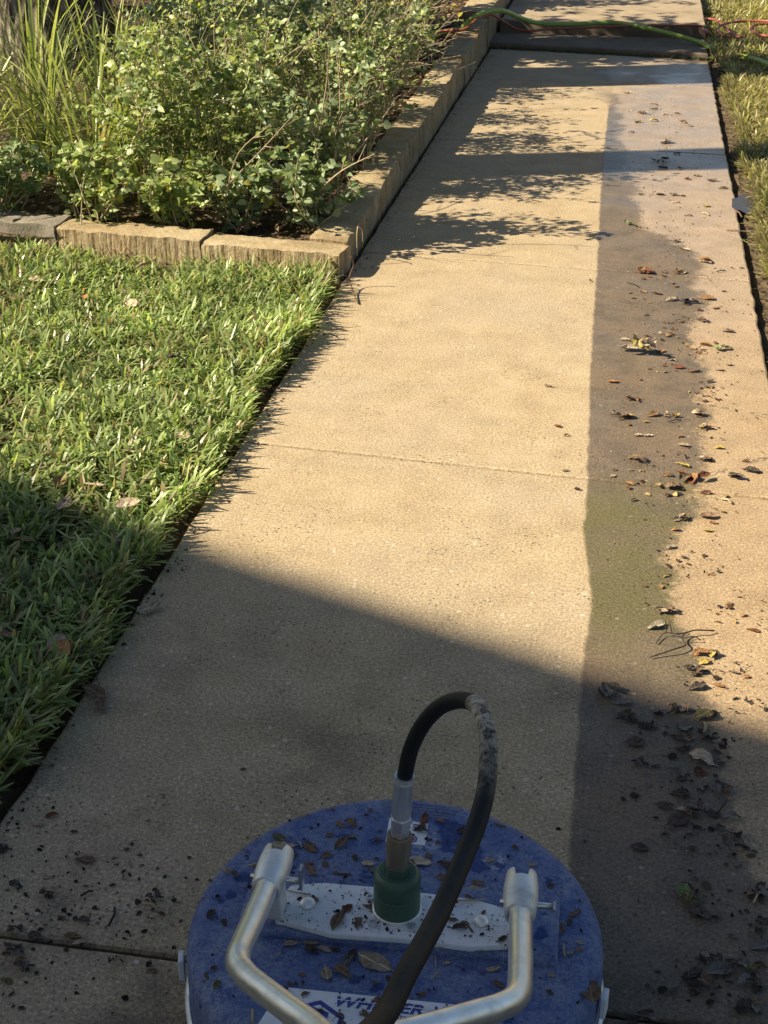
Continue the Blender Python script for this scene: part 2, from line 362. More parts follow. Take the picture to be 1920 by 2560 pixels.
def m_rubber():
    t = NT('black_rubber'); P = t.pos(); a = t.n('ShaderNodeAttribute', attribute_name='col'); n = t.noise(P, 60, 5, 0.7); n2 = t.noise(P, 14, 3)
    wear = t.n('ShaderNodeSeparateColor'); t.l(a.outputs['Color'], wear.inputs[0])
    w = t.math('MULTIPLY', wear.outputs[0], t.ss(t.math('ADD', t.noise(P, 110, 5, 0.75), t.math('MULTIPLY', n2, 0.3)), 0.46, 0.76))
    c = t.mix(t.math('MULTIPLY', t.ss(n, 0.5, 0.75), 0.5), (0.010, 0.010, 0.011), (0.035, 0.033, 0.031))
    c = t.mix(w, c, (0.56, 0.50, 0.39)); t.set(c, 0.6, 0, 0.3); t.bump(n, 0.25, 0.001); return t.m
def m_leaf(name, a, b, rough=0.7):
    t = NT(name); O = t.obj(); n = t.noise(O, 7, 5, 0.7); oi = t.n('ShaderNodeObjectInfo')
    c = t.mix(t.ss(n, 0.35, 0.68), a, b)
    c = t.mix(1.0, c, t.ramp(oi.outputs['Random'], [(0, (0.72,) * 3), (1, (1.25,) * 3)]), 'MULTIPLY')
    vein = t.n('ShaderNodeSeparateXYZ'); t.l(O, vein.inputs[0])
    c = t.mix(t.math('MULTIPLY', t.ss(t.math('ABSOLUTE', vein.outputs[1]), 0.035, 0.01), 0.5), c, tuple(min(1, q * 1.8) for q in b))
    t.set(c, rough, 0, 0.35); t.bump(n, 0.6, 0.02); return t.m

M = {}
M['path'] = m_concrete(); M['upper'] = m_upper_concrete(); M['tread'] = mat_simple('shade_tinted_step_concrete', (0.15, 0.118, 0.08), 0.85, 0, 0.5, 9, 0.002); M['stone'] = m_stone(); M['stone_grey'] = m_stone_grey(); M['soil'] = m_soil(); M['ground'] = m_ground()  # tread: shade over the far step is put into this darker colour
M['bark'] = m_bark(); M['deck'] = m_deck(); M['plate'] = m_white_plate()
M['alu'] = m_metal('aluminium', (0.90, 0.90, 0.88), 0.34, 0.35); M['alu_cast'] = m_metal('cast_aluminium', (0.86, 0.85, 0.81), 0.5, 0.45)
M['zinc'] = m_metal('zinc_fitting', (0.68, 0.69, 0.69), 0.45, 0.5); M['brass'] = m_metal('dull_brass', (0.36, 0.29, 0.20), 0.5, 0.5); M['chrome'] = m_metal('steel', (0.6, 0.6, 0.6), 0.3, 0.3)
M['rubber'] = m_rubber(); M['green_paint'] = mat_simple('green_swivel_paint', (0.05, 0.10, 0.062), 0.42, 0, 0.3, 60, 0.0006)
M['dark_hole'] = mat_simple('dark_slot', (0.012, 0.012, 0.014), 0.7); M['blue_print'] = mat_simple('blue_print', (0.045, 0.06, 0.27), 0.5, 0, 0.35, 90)
M['grey_print'] = mat_simple('dark_print', (0.07, 0.08, 0.16), 0.5, 0, 0.3, 90); M['red_print'] = mat_simple('red_print', (0.35, 0.07, 0.06), 0.5)
M['pale_print'] = mat_simple('worn_white_print', (0.16, 0.18, 0.28), 0.6, 0, 0.5, 400)
M['sticker'] = M['plate']; M['brush'] = mat_simple('skirt_rubber', (0.05, 0.047, 0.04), 0.8, 0, 0.4, 120, 0.002)
M['lime_hose'] = mat_simple('lime_hose', (0.26, 0.37, 0.07), 0.4, 0, 0.2, 20); M['red_hose'] = mat_simple('red_hose', (0.27, 0.075, 0.045), 0.5, 0, 0.25, 25)
M['lawn'] = mat_foliage('lawn_blades', 0.45, 0.36, 0.5, 1.2); M['shrub'] = mat_foliage('shrub_leaves', 0.38, 0.42, 0.45, 1.22); M['strap'] = mat_foliage('strap_leaves', 0.38, 0.4, 0.5, 1.2)
M['stem'] = mat_simple('dry_stem', (0.38, 0.30, 0.20), 0.8, 0, 0.35, 30); M['twig'] = mat_simple('brown_twig', (0.13, 0.075, 0.045), 0.8, 0, 0.3, 50)
M['dark_twig'] = mat_simple('dark_twig', (0.035, 0.027, 0.02), 0.8, 0, 0.3, 50); M['straw'] = mat_simple('straw', (0.42, 0.34, 0.2), 0.7, 0, 0.3, 50)
M['litter'] = mat_foliage('leaf_litter', 0.1, 0.8, 0.2)
M['moss'] = mat_simple('moss', (0.05, 0.055, 0.02), 0.95, 0, 0.5, 60, 0.01)
M['flower'] = mat_simple('magenta_petal', (0.45, 0.03, 0.14), 0.5)
for k, a, b in (('tan', (0.34, 0.25, 0.16), (0.55, 0.45, 0.32)), ('brown', (0.13, 0.078, 0.046), (0.30, 0.20, 0.125)), ('dark', (0.045, 0.032, 0.023), (0.13, 0.095, 0.068)),
                ('red', (0.12, 0.04, 0.02), (0.24, 0.09, 0.04)), ('orange', (0.25, 0.115, 0.04), (0.42, 0.23, 0.10)), ('yellow', (0.34, 0.24, 0.05), (0.52, 0.42, 0.13)),
                ('olive', (0.10, 0.095, 0.035), (0.20, 0.17, 0.07)), ('cream', (0.42, 0.35, 0.24), (0.58, 0.51, 0.38)), ('green', (0.13, 0.18, 0.05), (0.30, 0.36, 0.14)), ('grey', (0.15, 0.13, 0.115), (0.28, 0.25, 0.22))):
    M['leaf_' + k] = m_leaf('leaf_' + k, a, b, 0.42 if k in ('dark', 'red') else 0.65)
def m_water():
    t = NT('puddle_water'); t.set((0.045, 0.036, 0.025), 0.03, 0, 0.5); t.bump(t.noise(t.pos(), 14, 2), 0.12, 0.004); return t.m
M['water'] = m_water()
M['wall_paint'] = mat_simple('house_siding', (0.55, 0.52, 0.46), 0.8, 0, 0.1, 3); M['shingle'] = mat_simple('roof_shingles', (0.10, 0.09, 0.08), 0.9, 0, 0.3, 8); M['glass'] = mat_simple('window_glass', (0.02, 0.025, 0.03), 0.05); M['white'] = mat_simple('white_trim', (0.7, 0.69, 0.66), 0.6, 0, 0.05)

# ================================================================== SETTING
XL, XR = -0.835, 0.405                      # walk edges
Z_SOIL = -0.055
# ground sheet to the horizon
b = MB(); b.add([(-300, -300, -0.09), (300, -300, -0.09), (300, 300, -0.09), (-300, 300, -0.09)], [(0, 1, 2, 3)])
tag(b.build('ground', M['ground']), kind='structure')

def rough_sheet(x0, x1, y0, y1, z, nx, ny, amp, freq, zf=None):
    xs = np.linspace(x0, x1, nx); ys = np.linspace(y0, y1, ny); V = []
    for y in ys:
        for x in xs:
            zz = z + amp * noise.noise(Vector((x * freq, y * freq, z * 9)))
            if zf: zz += zf(x, y)
            V.append((x, y, zz))
    F = [(j * nx + i, j * nx + i + 1, (j + 1) * nx + i + 1, (j + 1) * nx + i) for j in range(ny - 1) for i in range(nx - 1)]
    m = MB(); m.add(V, F); return m
tag(rough_sheet(-4.2, XL - 0.003, 0.2, 4.35, Z_SOIL + 0.035, 110, 130, 0.014, 9, lambda x, y: -0.035 * max(0, 1 - (XL - x) / 0.05)).build('lawn_soil', M['soil'], smooth=True), kind='structure')
tag(rough_sheet(XR + 0.003, 4.0, 0.2, 12.5, Z_SOIL + 0.045, 90, 200, 0.012, 7, lambda x, y: -0.018 * max(0, 1 - (x - XR) / 0.08)).build('verge_soil', M['soil'], smooth=True), kind='structure')
tag(rough_sheet(-5.5, -0.95, 4.27, 13.0, 0.055, 100, 170, 0.02, 5, lambda x, y: 0.018 * (y - 4.3) - 0.006 * max(0, 0.2 - (y - 4.3))).build('bed_soil', M['soil'], smooth=True), kind='structure')

# ---- walkway: slabs with open joints
walk = empty('walkway', (0, 0, 0)); tag(walk, kind='structure')
def slab(y0l, y0r, y1l, y1r, z1, z0=-0.085, mat='path', name='slab', xl=XL, xr=XR, seed=1, slope=0.0, edge=0.004):
    r = random.Random(seed); pts = []
    def side(a, b, n, amp):
        d = Vector((b[0] - a[0], b[1] - a[1])); nn = Vector((d.y, -d.x)).normalized()
        for i in range(n):
            t = i / n; o = noise.noise(Vector((a[0] * 3 + d.x * t * 14, a[1] * 3 + d.y * t * 14, seed))) * amp if i else 0
            pts.append((a[0] + d.x * t + nn.x * o, a[1] + d.y * t + nn.y * o))
    side((xl, y0l), (xr, y0r), 40, 0.0025); side((xr, y0r), (xr, y1r), 44, edge * 1.6); side((xr, y1r), (xl, y1l), 40, 0.0025); side((xl, y1l), (xl, y0l), 44, edge)
    n = len(pts); cx = sum(p[0] for p in pts) / n; cy = sum(p[1] for p in pts) / n
    def ring(inset, z):
        out = []
        for x, y in pts:
            out.append((x + (inset if x < xl + 0.02 else -inset if x > xr - 0.02 else 0), y + math.copysign(inset, cy - y) * (1 if abs(y - cy) > abs(y1l - y0l) * 0.5 - 0.03 - abs(y1l - y1r) else 0), z + slope * (y - y0l)))
        return out
    rings = [ring(0, z0), ring(0, z1 - 0.007), ring(0.0025, z1 - 0.002), ring(0.007, z1)]
    m = MB(); V = sum(rings, []); F = []
    for k in range(3):
        for i in range(n): F.append((k * n + i, k * n + (i + 1) % n, (k + 1) * n + (i + 1) % n, (k + 1) * n + i))
    F.append(tuple(range(3 * n, 4 * n))); m.add(V, F)
    return m.build(name, M[mat], walk)
J = [(-0.35, -0.38), (1.322, 1.318), (2.926, 2.82), (4.46, 4.356), (6.169, 6.068), (7.62, 7.56), (8.585, 8.395)]
for i in range(len(J) - 1):
    g_ = 0.0028 if i != 0 else 0.0045
    slab(J[i][0] + g_, J[i][1] + g_, J[i + 1][0] - g_, J[i + 1][1] - g_, 0.0, seed=i + 1)
slab(8.595, 8.405, 8.99, 8.93, 0.032, mat='tread', name='tread', seed=20, xl=-0.86, xr=0.40)  # tread and riser carry the step's shade in their concrete colour
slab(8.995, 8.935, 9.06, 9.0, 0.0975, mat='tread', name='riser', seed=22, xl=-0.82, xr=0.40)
slab(9.064, 9.004, 13.5, 13.5, 0.098, mat='upper', name='upper_slab', seed=21, xl=-0.82, xr=0.40, slope=0.012)
# moss and dirt packed into the joint at the foot of the tread
b = MB(); r = random.Random(3)
for i in range(110):
    t = i / 109; x = -0.83 + 1.23 * t; y = 8.585 - 0.185 * t - 0.005 + r.uniform(-0.012, 0.008); s = r.uniform(0.008, 0.02)
    b.lathe([(s * 0.9, -s * 0.3), (s, 0.1 * s), (s * 0.6, 0.55 * s), (0.001, 0.7 * s)], 6, (x, y, 0.003))
tag(b.build('moss', M['moss'], smooth=True), 'dark moss packed along the foot of the far step', 'moss', kind='stuff')
# grit filling the joints
b = MB()
for (l, r_) in J[1:6]:
    b.add([(XL + 0.01, l - 0.012, -0.022), (XR - 0.01, r_ - 0.012, -0.022), (XR - 0.01, r_ + 0.012, -0.022), (XL + 0.01, l + 0.012, -0.022)], [(0, 1, 2, 3)])
tag(b.build('joint_sand', M['soil'], walk), kind='stuff')

# ---- stone edging of the planting bed: one stone per child
wall = empty('stone_edging', (-0.9, 4.2, 0)); tag(wall, 'low tan limestone edging round the raised planting bed', 'garden wall')
def stone(cx, cy, L, W, z0, z1, rz, mat='stone', seed=0, tilt=0.0):
    """rough-split block: subdivided box with an uneven top edge and broken faces"""
    nx, ny, nz = max(8, int(L / 0.022)), 7, 6; bm = bmesh.new()
    P = {}
    def vert(i, j, k):
        if (i, j, k) in P: return P[i, j, k]
        x, y, z = (i / nx - 0.5) * L, (j / ny - 0.5) * W, z0 + (z1 - z0) * k / nz
        s = Vector((x + seed * 7.3, y, z))
        ex = min(i, nx - i) / nx * L; ey = min(j, ny - j) / ny * W; ez = (nz - k) / nz * (z1 - z0)
        if j in (0, ny): y += math.copysign(1, y) * (0.006 * noise.noise(s * 14) + 0.004 * noise.noise(s * 45) + (0.003 * noise.noise(Vector((x * 90, seed, z * 8)))))
        if i in (0, nx): x += math.copysign(1, x) * 0.004 * noise.noise(s * 20)
        if k == nz:
            z += 0.006 * noise.noise(s * 9) + 0.003 * noise.noise(s * 33)
            rnd_ = 0.012
            if ey < 1e-6: z -= 0.004 + 0.006 * noise.noise(s * 16) + 0.006 * noise.noise(s * 48); y *= 0.985 + 0.05 * noise.noise(s * 26)
            if ex < 1e-6: z -= 0.002
        z += tilt * x
        ca, sa = math.cos(rz), math.sin(rz)
        P[i, j, k] = bm.verts.new((cx + x * ca - y * sa, cy + x * sa + y * ca, z)); return P[i, j, k]
    def quad(*q): bm.faces.new([vert(*p) for p in q])
    for i in range(nx):
        for j in range(ny): quad((i, j, nz), (i + 1, j, nz), (i + 1, j + 1, nz), (i, j + 1, nz))
        for k in range(nz): quad((i, 0, k), (i + 1, 0, k), (i + 1, 0, k + 1), (i, 0, k + 1)); quad((i + 1, ny, k), (i, ny, k), (i, ny, k + 1), (i + 1, ny, k + 1))
    for j in range(ny):
        for k in range(nz): quad((0, j + 1, k), (0, j, k), (0, j, k + 1), (0, j + 1, k + 1)); quad((nx, j, k), (nx, j + 1, k), (nx, j + 1, k + 1), (nx, j, k + 1))
    me = bpy.data.meshes.new('stone'); bm.to_mesh(me); bm.free(); me.materials.append(M[mat])
    o = link('stone', me, wall); o.matrix_parent_inverse = Matrix.Translation((0.9, -4.2, 0)); sharp(o, 50); return o
# path side: face at x = XL, rising gently
ys = [4.29, 4.92, 5.33, 5.86, 6.42, 6.86, 7.38, 7.92, 8.52]
for i in range(len(ys) - 1):
    y0, y1 = ys[i], ys[i + 1]; ym = (y0 + y1) / 2; zt = 0.085 + 0.022 * (ym - 4.2) + rnd.uniform(-0.004, 0.004)
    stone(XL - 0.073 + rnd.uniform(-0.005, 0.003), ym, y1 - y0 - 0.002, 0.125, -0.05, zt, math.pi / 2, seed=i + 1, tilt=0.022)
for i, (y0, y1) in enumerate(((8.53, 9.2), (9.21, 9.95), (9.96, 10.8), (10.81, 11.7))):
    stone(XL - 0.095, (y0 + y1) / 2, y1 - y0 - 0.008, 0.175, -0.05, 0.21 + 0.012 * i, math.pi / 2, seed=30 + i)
# lawn side: corner block, long tan block, grey blocks
a_ = math.atan2(0.15, -1.18)
def lawn_pt(t): return Vector((XL - 0.022, 4.165, 0)) + Vector((-1.19, 0.135, 0)) * t       # t = metres / 1.2 along the face
ang = math.atan2(-0.135, 1.19)
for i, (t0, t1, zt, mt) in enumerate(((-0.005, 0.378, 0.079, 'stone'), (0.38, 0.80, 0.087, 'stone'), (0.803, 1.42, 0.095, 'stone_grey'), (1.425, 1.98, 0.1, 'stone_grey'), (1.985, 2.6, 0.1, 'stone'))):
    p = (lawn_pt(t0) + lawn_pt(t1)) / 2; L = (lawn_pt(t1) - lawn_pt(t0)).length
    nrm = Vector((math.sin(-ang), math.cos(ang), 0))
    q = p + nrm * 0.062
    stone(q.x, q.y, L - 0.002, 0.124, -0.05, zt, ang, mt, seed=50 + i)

# ---- water lying in the trench on the right edge
b = MB(); r = random.Random(5)
def blob(cx, cy, rx, ry, z, seed):
    r = random.Random(seed); n = 22; V = [(cx, cy, z)]
    for k in range(n):
        w = 2 * math.pi * k / n; q = 1 + 0.35 * noise.noise(Vector((math.cos(w) * 1.7, math.sin(w) * 1.7, seed)))
        V.append((cx + rx * q * math.cos(w), cy + ry * q * math.sin(w), z))
    m = MB(); m.add(V, [(0, 1 + k, 1 + (k + 1) % n) for k in range(n)]); return m
for (cx, cy, rx, ry, z, lb) in ((0.47, 4.18, 0.05, 0.45, -0.052, 'muddy water standing in the right edging trench'), (0.445, 5.26, 0.055, 0.13, 0.0, 'small bright puddle spilling off the right walk edge'), (0.45, 3.45, 0.05, 0.2, -0.05, 'water in the trench beside the cracked slab edge')):
    tag(blob(cx, cy, rx, ry, z + 0.004, int(cy * 10)).build('water', M['water']), lb, kind='structure')

# ================================================================== GRASS
def blades(xy, z, L, W, lean, az, cols, bend, seg=3, droop=None):
    """xy (n,2), arrays; returns V, F, C of flat tapered strips"""
    n = len(xy); k = seg + 1
    t = np.linspace(0, 1, k)
    dirx, diry = np.cos(az), np.sin(az)
    V = np.zeros((n, k, 2, 3)); px, py, pz = xy[:, 0].copy(), xy[:, 1].copy(), z.copy(); th = lean.copy()
    tw = nrs.uniform(-0.7, 0.7, n)
    for i in range(k):
        if i:
            s = L / seg; px = px + dirx * np.sin(th) * s; py = py + diry * np.sin(th) * s; pz = pz + np.cos(th) * s; th = th + bend / seg
        w = W * (0.75 + 0.25 * np.minimum(1, t[i] * 4)) if i < k - 1 else W * 0.35
        w = w / 2; a = az + math.pi / 2 + tw
        V[:, i, 0] = np.stack([px - np.cos(a) * w, py - np.sin(a) * w, pz], 1); V[:, i, 1] = np.stack([px + np.cos(a) * w, py + np.sin(a) * w, pz], 1)
    base = np.arange(n)[:, None, None] * (2 * k); q = np.array([[2 * i, 2 * i + 1, 2 * i + 3, 2 * i + 2] for i in range(seg)])[None]
    F = (base + q).reshape(-1, 4)
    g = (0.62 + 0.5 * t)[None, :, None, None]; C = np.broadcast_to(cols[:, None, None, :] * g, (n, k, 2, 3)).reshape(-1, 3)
    return V.reshape(-1, 3), F, C
def grass_cols(n, dry=0.12, base=((0.125, 0.205, 0.05), (0.46, 0.53, 0.235))):
    u = nrs.rand(n, 1); c = np.array(base[0]) * (1 - u) + np.array(base[1]) * u
    c *= nrs.uniform(0.8, 1.2, (n, 1)); d = nrs.rand(n) < dry
    c[d] = np.array((0.36, 0.29, 0.16)) * nrs.uniform(0.6, 1.2, (d.sum(), 1)); return c
def fnoise(x, y, f, s=0.0): return np.array([noise.noise(Vector((a * f, b * f, s))) for a, b in zip(x, y)])
def lawn(name, x0, x1, y0, y1, dens, label, hl=(0.022, 0.054), wl=(0.004, 0.0085), keep=None, dry=0.13, lm_=1.08, edge=None, base=None, z=Z_SOIL + 0.05, seg=3):
    n = int((x1 - x0) * (y1 - y0) * dens); x = nrs.uniform(x0, x1, n); y = nrs.uniform(y0, y1, n)
    # runners: blades come in tufts
    nt = n // 7; tx, ty = nrs.uniform(x0, x1, nt), nrs.uniform(y0, y1, nt); k = nrs.randint(0, nt, n); mk = nrs.rand(n) < 0.65
    x = np.where(mk, tx[k] + nrs.normal(0, 0.012, n), x); y = np.where(mk, ty[k] + nrs.normal(0, 0.012, n), y)
    ok = np.ones(n, bool)
    if keep is not None: ok = keep(x, y)
    x, y = x[ok], y[ok]; n = len(x)
    f = fnoise(x, y, 3.0, 2.0); thin = fnoise(x, y, 6.0, 8.0)
    ok = nrs.rand(n) > np.clip((thin - 0.18) * 1.5, 0, 0.75); x, y, f = x[ok], y[ok], f[ok]; n = len(x)
    L = nrs.uniform(*hl, n) * (1 + 0.35 * f); W = nrs.uniform(*wl, n); lean = np.abs(nrs.normal(lm_, 0.45, n)); lean = np.clip(lean, 0.05, 1.6)
    az = nrs.uniform(0, 2 * math.pi, n) + 1.2 * f; zz = z + nrs.uniform(-0.012, 0.034, n) + 0.016 * f
    if edge is not None:
        e = edge(x, y); m = e < 0.05; az[m] = nrs.normal(0 if x.mean() < 0 else math.pi, 0.8, m.sum()); lean[m] = nrs.uniform(0.3, 1.5, m.sum()); zz[m] += 0.012; L[m] *= 1.0
    c = grass_cols(n, dry) if base is None else grass_cols(n, dry, base)
    c *= (1 + 0.25 * fnoise(x, y, 4.0, 5.0))[:, None]
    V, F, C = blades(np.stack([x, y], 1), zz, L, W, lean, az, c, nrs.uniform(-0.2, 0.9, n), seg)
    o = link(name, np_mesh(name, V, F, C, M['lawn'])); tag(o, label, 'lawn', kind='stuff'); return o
def wall_face_y(x): return 4.163 + (XL - x) * (0.135 / 1.19)
def edge_x(y): return XL - 0.018 + 0.012 * np.sin(y * 7.3) + 0.010 * np.sin(y * 19 + 1)
bare = lambda x, y: (fnoise(x, y, 2.2, 3.3) < 0.22) | (nrs.rand(len(x)) < 0.35) | (x > -1.35)
lawn('lawn', -1.75, XL, 1.2, 4.22, 21000, 'thick green lawn to the left of the concrete walk', keep=lambda x, y: (x < edge_x(y)) & (y < wall_face_y(x) - 0.012) & (x > -0.75 - 0.36 * y) & bare(x, y), edge=lambda x, y: edge_x(y) - x)
o = lawn('lawn', -2.9, -1.75, 2.3, 4.5, 15000, 'patchy green lawn in front of the grey edging stones', keep=lambda x, y: (y < wall_face_y(x) - 0.012) & bare(x, y) & (x > -1.0 - 0.45 * y), dry=0.2)
rbase = ((0.20, 0.21, 0.055), (0.50, 0.46, 0.20))
ex2 = lambda y: XR + 0.055 + 0.015 * np.sin(y * 5) + 0.010 * np.sin(y * 17)
lawn('verge_grass', XR, 1.5, 3.0, 8.2, 12000, 'sunlit yellowish grass verge right of the walk', hl=(0.028, 0.055), lm_=1.15, keep=lambda x, y: (x > ex2(y)) & (x < 0.62 + 0.16 * (y - 3)), dry=0.3, edge=lambda x, y: x - ex2(y), base=rbase)
lawn('verge_grass', 0.38, 2.2, 8.2, 12.5, 5000, 'shaded grass verge beside the far steps', lm_=1.1, hl=(0.03, 0.06), wl=(0.007, 0.012), keep=lambda x, y: (x > 0.41) & (x < 0.7 + 0.2 * (y - 3)), dry=0.25, base=rbase, seg=2, z=Z_SOIL + 0.07)
# flattened dry straw along the foot of the edging
n = 420; t = nrs.rand(n) * 1.25; y_ = np.array([lawn_pt(a).y for a in t]); x_ = np.array([lawn_pt(a).x for a in t])
V, F, C = blades(np.stack([x_, y_ - 0.015 - np.abs(nrs.normal(0, 0.05, n))], 1), np.full(n, -0.005) + nrs.uniform(0, 0.03, n), nrs.uniform(0.03, 0.10, n), nrs.uniform(0.002, 0.004, n), nrs.uniform(1.2, 1.6, n), nrs.uniform(0, 6.28, n), np.array((0.34, 0.24, 0.13)) * nrs.uniform(0.6, 1.2, (n, 1)), nrs.uniform(-0.1, 0.3, n))
tag(link('dry_grass', np_mesh('dry_grass', V, F, C, M['litter'])), 'dry straw lying along the foot of the tan edging stones', 'straw', kind='stuff')

# ================================================================== PLANTS
def leaf_cloud(P, D, N, L, W, cols):
    """n heart-shaped folded leaves at P, pointing along D, face normal N"""
    n = len(P); D = D / np.linalg.norm(D, axis=1, keepdims=True); S = np.cross(D, N); S /= np.linalg.norm(S, axis=1, keepdims=True) + 1e-9; Nn = np.cross(S, D)
    tpl = [(0, 0, 0), (0.22, 0.42, 0.10), (0.62, 0.42, 0.06), (1.0, 0.0, -0.14), (0.62, -0.42, 0.06), (0.22, -0.42, 0.10), (0.25, 0, 0.0), (0.65, 0, -0.02)]
    V = np.stack([P + D * (a * L)[:, None] + S * (b_ * W)[:, None] + Nn * (c * L)[:, None] for a, b_, c in tpl], 1)
    q = np.array([[0, 6, 1, 1], [6, 7, 2, 1], [7, 3, 2, 2], [0, 5, 6, 6], [5, 4, 7, 6], [4, 3, 7, 7]])
    tri = []
    for f in q:
        tri.append([f[0], f[1], f[2]])
        if f[3] != f[2] : tri.append([f[0], f[2], f[3]])
    tri = np.array(tri); F = (np.arange(n)[:, None, None] * 8 + tri[None]).reshape(-1, 3)
    C = np.repeat(cols, 8, axis=0); return V.reshape(-1, 3), F, C
PAL = {'grey': ((0.075, 0.13, 0.055), (0.36, 0.43, 0.24)), 'mid': ((0.09, 0.15, 0.04), (0.42, 0.48, 0.21)), 'dark': ((0.022, 0.045, 0.014), (0.085, 0.125, 0.035)), 'yel': ((0.18, 0.21, 0.045), (0.46, 0.44, 0.16)), 'oak': ((0.03, 0.055, 0.015), (0.07, 0.10, 0.03))}
def shrub(name, x, y, z, h, spread, nst, nleaf, lsize, label, pal='mid', yellow=0.05, tw=True, lean=(0, 0), bare=0.12, group=None, stem_r=0.003, seed=0, twigs=0, leaf_k=0.8):
    r = np.random.RandomState(seed + 100); root = empty(name, (x, y, z)); tag(root, label, 'shrub', group)
    sm = MB(); pts = []; dirs = []
    for i in range(nst):
        a = r.uniform(0, 2 * math.pi); sp = spread * math.sqrt(r.rand()); hh = h * r.uniform(0.6, 1.05); b0 = Vector((r.normal(0, 0.035), r.normal(0, 0.035), 0))
        tip = Vector((math.cos(a) * sp + lean[0] * hh, math.sin(a) * sp + lean[1] * hh, hh)); mid = b0.lerp(tip, 0.5) + Vector((r.normal(0, 0.04), r.normal(0, 0.04), 0.08 * hh))
        path = catmull([b0, mid, tip], 5); sm.tube(path, [stem_r * (1 - 0.65 * k / 10) for k in range(len(path))], 4, False)
        segs = [(path, bare)]
        if tw:
            for _ in range(r.randint(2, 6)):
                k = r.randint(3, 10); s = path[k]; d = Vector((r.normal(0, 1), r.normal(0, 1), r.uniform(0.0, 0.9))).normalized() * h * r.uniform(0.12, 0.34)
                tp = [s, s + d * 0.5 + Vector((0, 0, 0.01)), s + d]; tp = catmull(tp, 3); sm.tube(tp, [stem_r * 0.55 * (1 - 0.5 * q / 6) for q in range(len(tp))], 3, False); segs.append((tp, 0.1))
        for path_, b_ in segs:
            m_ = len(path_)
            for k in range(m_ - 1): pts.append((path_[k], path_[k + 1], k / m_, b_))
    for i in range(twigs):       # bare pale twigs standing out of the leaves
        b0 = Vector((r.normal(0.02, 0.06), r.normal(0, 0.08), h * r.uniform(0.15, 0.6))); d = Vector((r.uniform(0.1, 1.0), r.normal(0, 0.5), r.uniform(0.1, 1.0))).normalized() * r.uniform(0.18, 0.4)
        path = catmull([b0, b0 + d * 0.5 + Vector((r.normal(0, 0.02), r.normal(0, 0.02), 0.02)), b0 + d], 4); sm.tube(path, [0.0034 * (1 - 0.6 * k / 8) for k in range(len(path))], 4, False)
        for q in (4, 6): s2 = path[q]; sm.tube([s2, s2 + Vector((r.uniform(0, 0.07), r.normal(0, 0.05), r.uniform(-0.02, 0.05)))], [0.0016, 0.0008], 3, False)
    st = sm.build('stems', M['stem'], root, smooth=True); st['kind'] = 'stuff'
    sel = [p for p in pts if p[2] >= p[3]]; idx = r.randint(0, len(sel), nleaf); P = np.zeros((nleaf, 3)); D = np.zeros((nleaf, 3))
    for i, k in enumerate(idx):
        a, b_, _, _ = sel[k]; p = a.lerp(b_, r.rand()); d = Vector((r.normal(0, 1), r.normal(0, 1), r.uniform(-0.5, 0.7))); P[i] = p + d.normalized() * r.uniform(0.0, 0.018); D[i] = d
    N = np.stack([r.normal(-0.25, 0.55, nleaf), r.normal(-0.25, 0.55, nleaf), r.uniform(0.15, 1.0, nleaf)], 1)
    L = (lsize[0] + (lsize[1] - lsize[0]) * r.rand(nleaf) ** 1.7 * 1.25) * leaf_k; W = L * r.uniform(0.5, 0.95, nleaf); u = r.rand(nleaf, 1)
    c = np.array(PAL[pal][0]) * (1 - u) + np.array(PAL[pal][1]) * u; yl = r.rand(nleaf) < yellow; c[yl] = np.array((0.38, 0.34, 0.05)) * r.uniform(0.6, 1.1, (yl.sum(), 1))
    V, F, C = leaf_cloud(P, D, N, L, W, c); lo = link('foliage', np_mesh('foliage', V, F, C, M['shrub']), root); lo['kind'] = 'stuff'; return root
def strap(x, y, z, n, Lr, label, seed, W=(0.0045, 0.009), lean=0.45, spread=0.07, dry=0.08, group='strap-leaved clumps in the bed'):
    global nrs
    keep = nrs; nrs = np.random.RandomState(seed); root = empty('strap_leaf_clump', (x, y, z)); tag(root, label, 'plant', group)
    a = nrs.uniform(0, 2 * math.pi, n); rr = spread * np.sqrt(nrs.rand(n)); xy = np.stack([rr * np.cos(a), rr * np.sin(a)], 1)
    c = grass_cols(n, dry, ((0.16, 0.22, 0.05), (0.48, 0.52, 0.19)))
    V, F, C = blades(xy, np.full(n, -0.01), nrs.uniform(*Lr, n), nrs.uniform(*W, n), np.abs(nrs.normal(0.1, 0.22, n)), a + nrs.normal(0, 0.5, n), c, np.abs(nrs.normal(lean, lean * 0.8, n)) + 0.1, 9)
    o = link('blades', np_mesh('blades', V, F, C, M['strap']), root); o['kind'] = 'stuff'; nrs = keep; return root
bz = 0.06
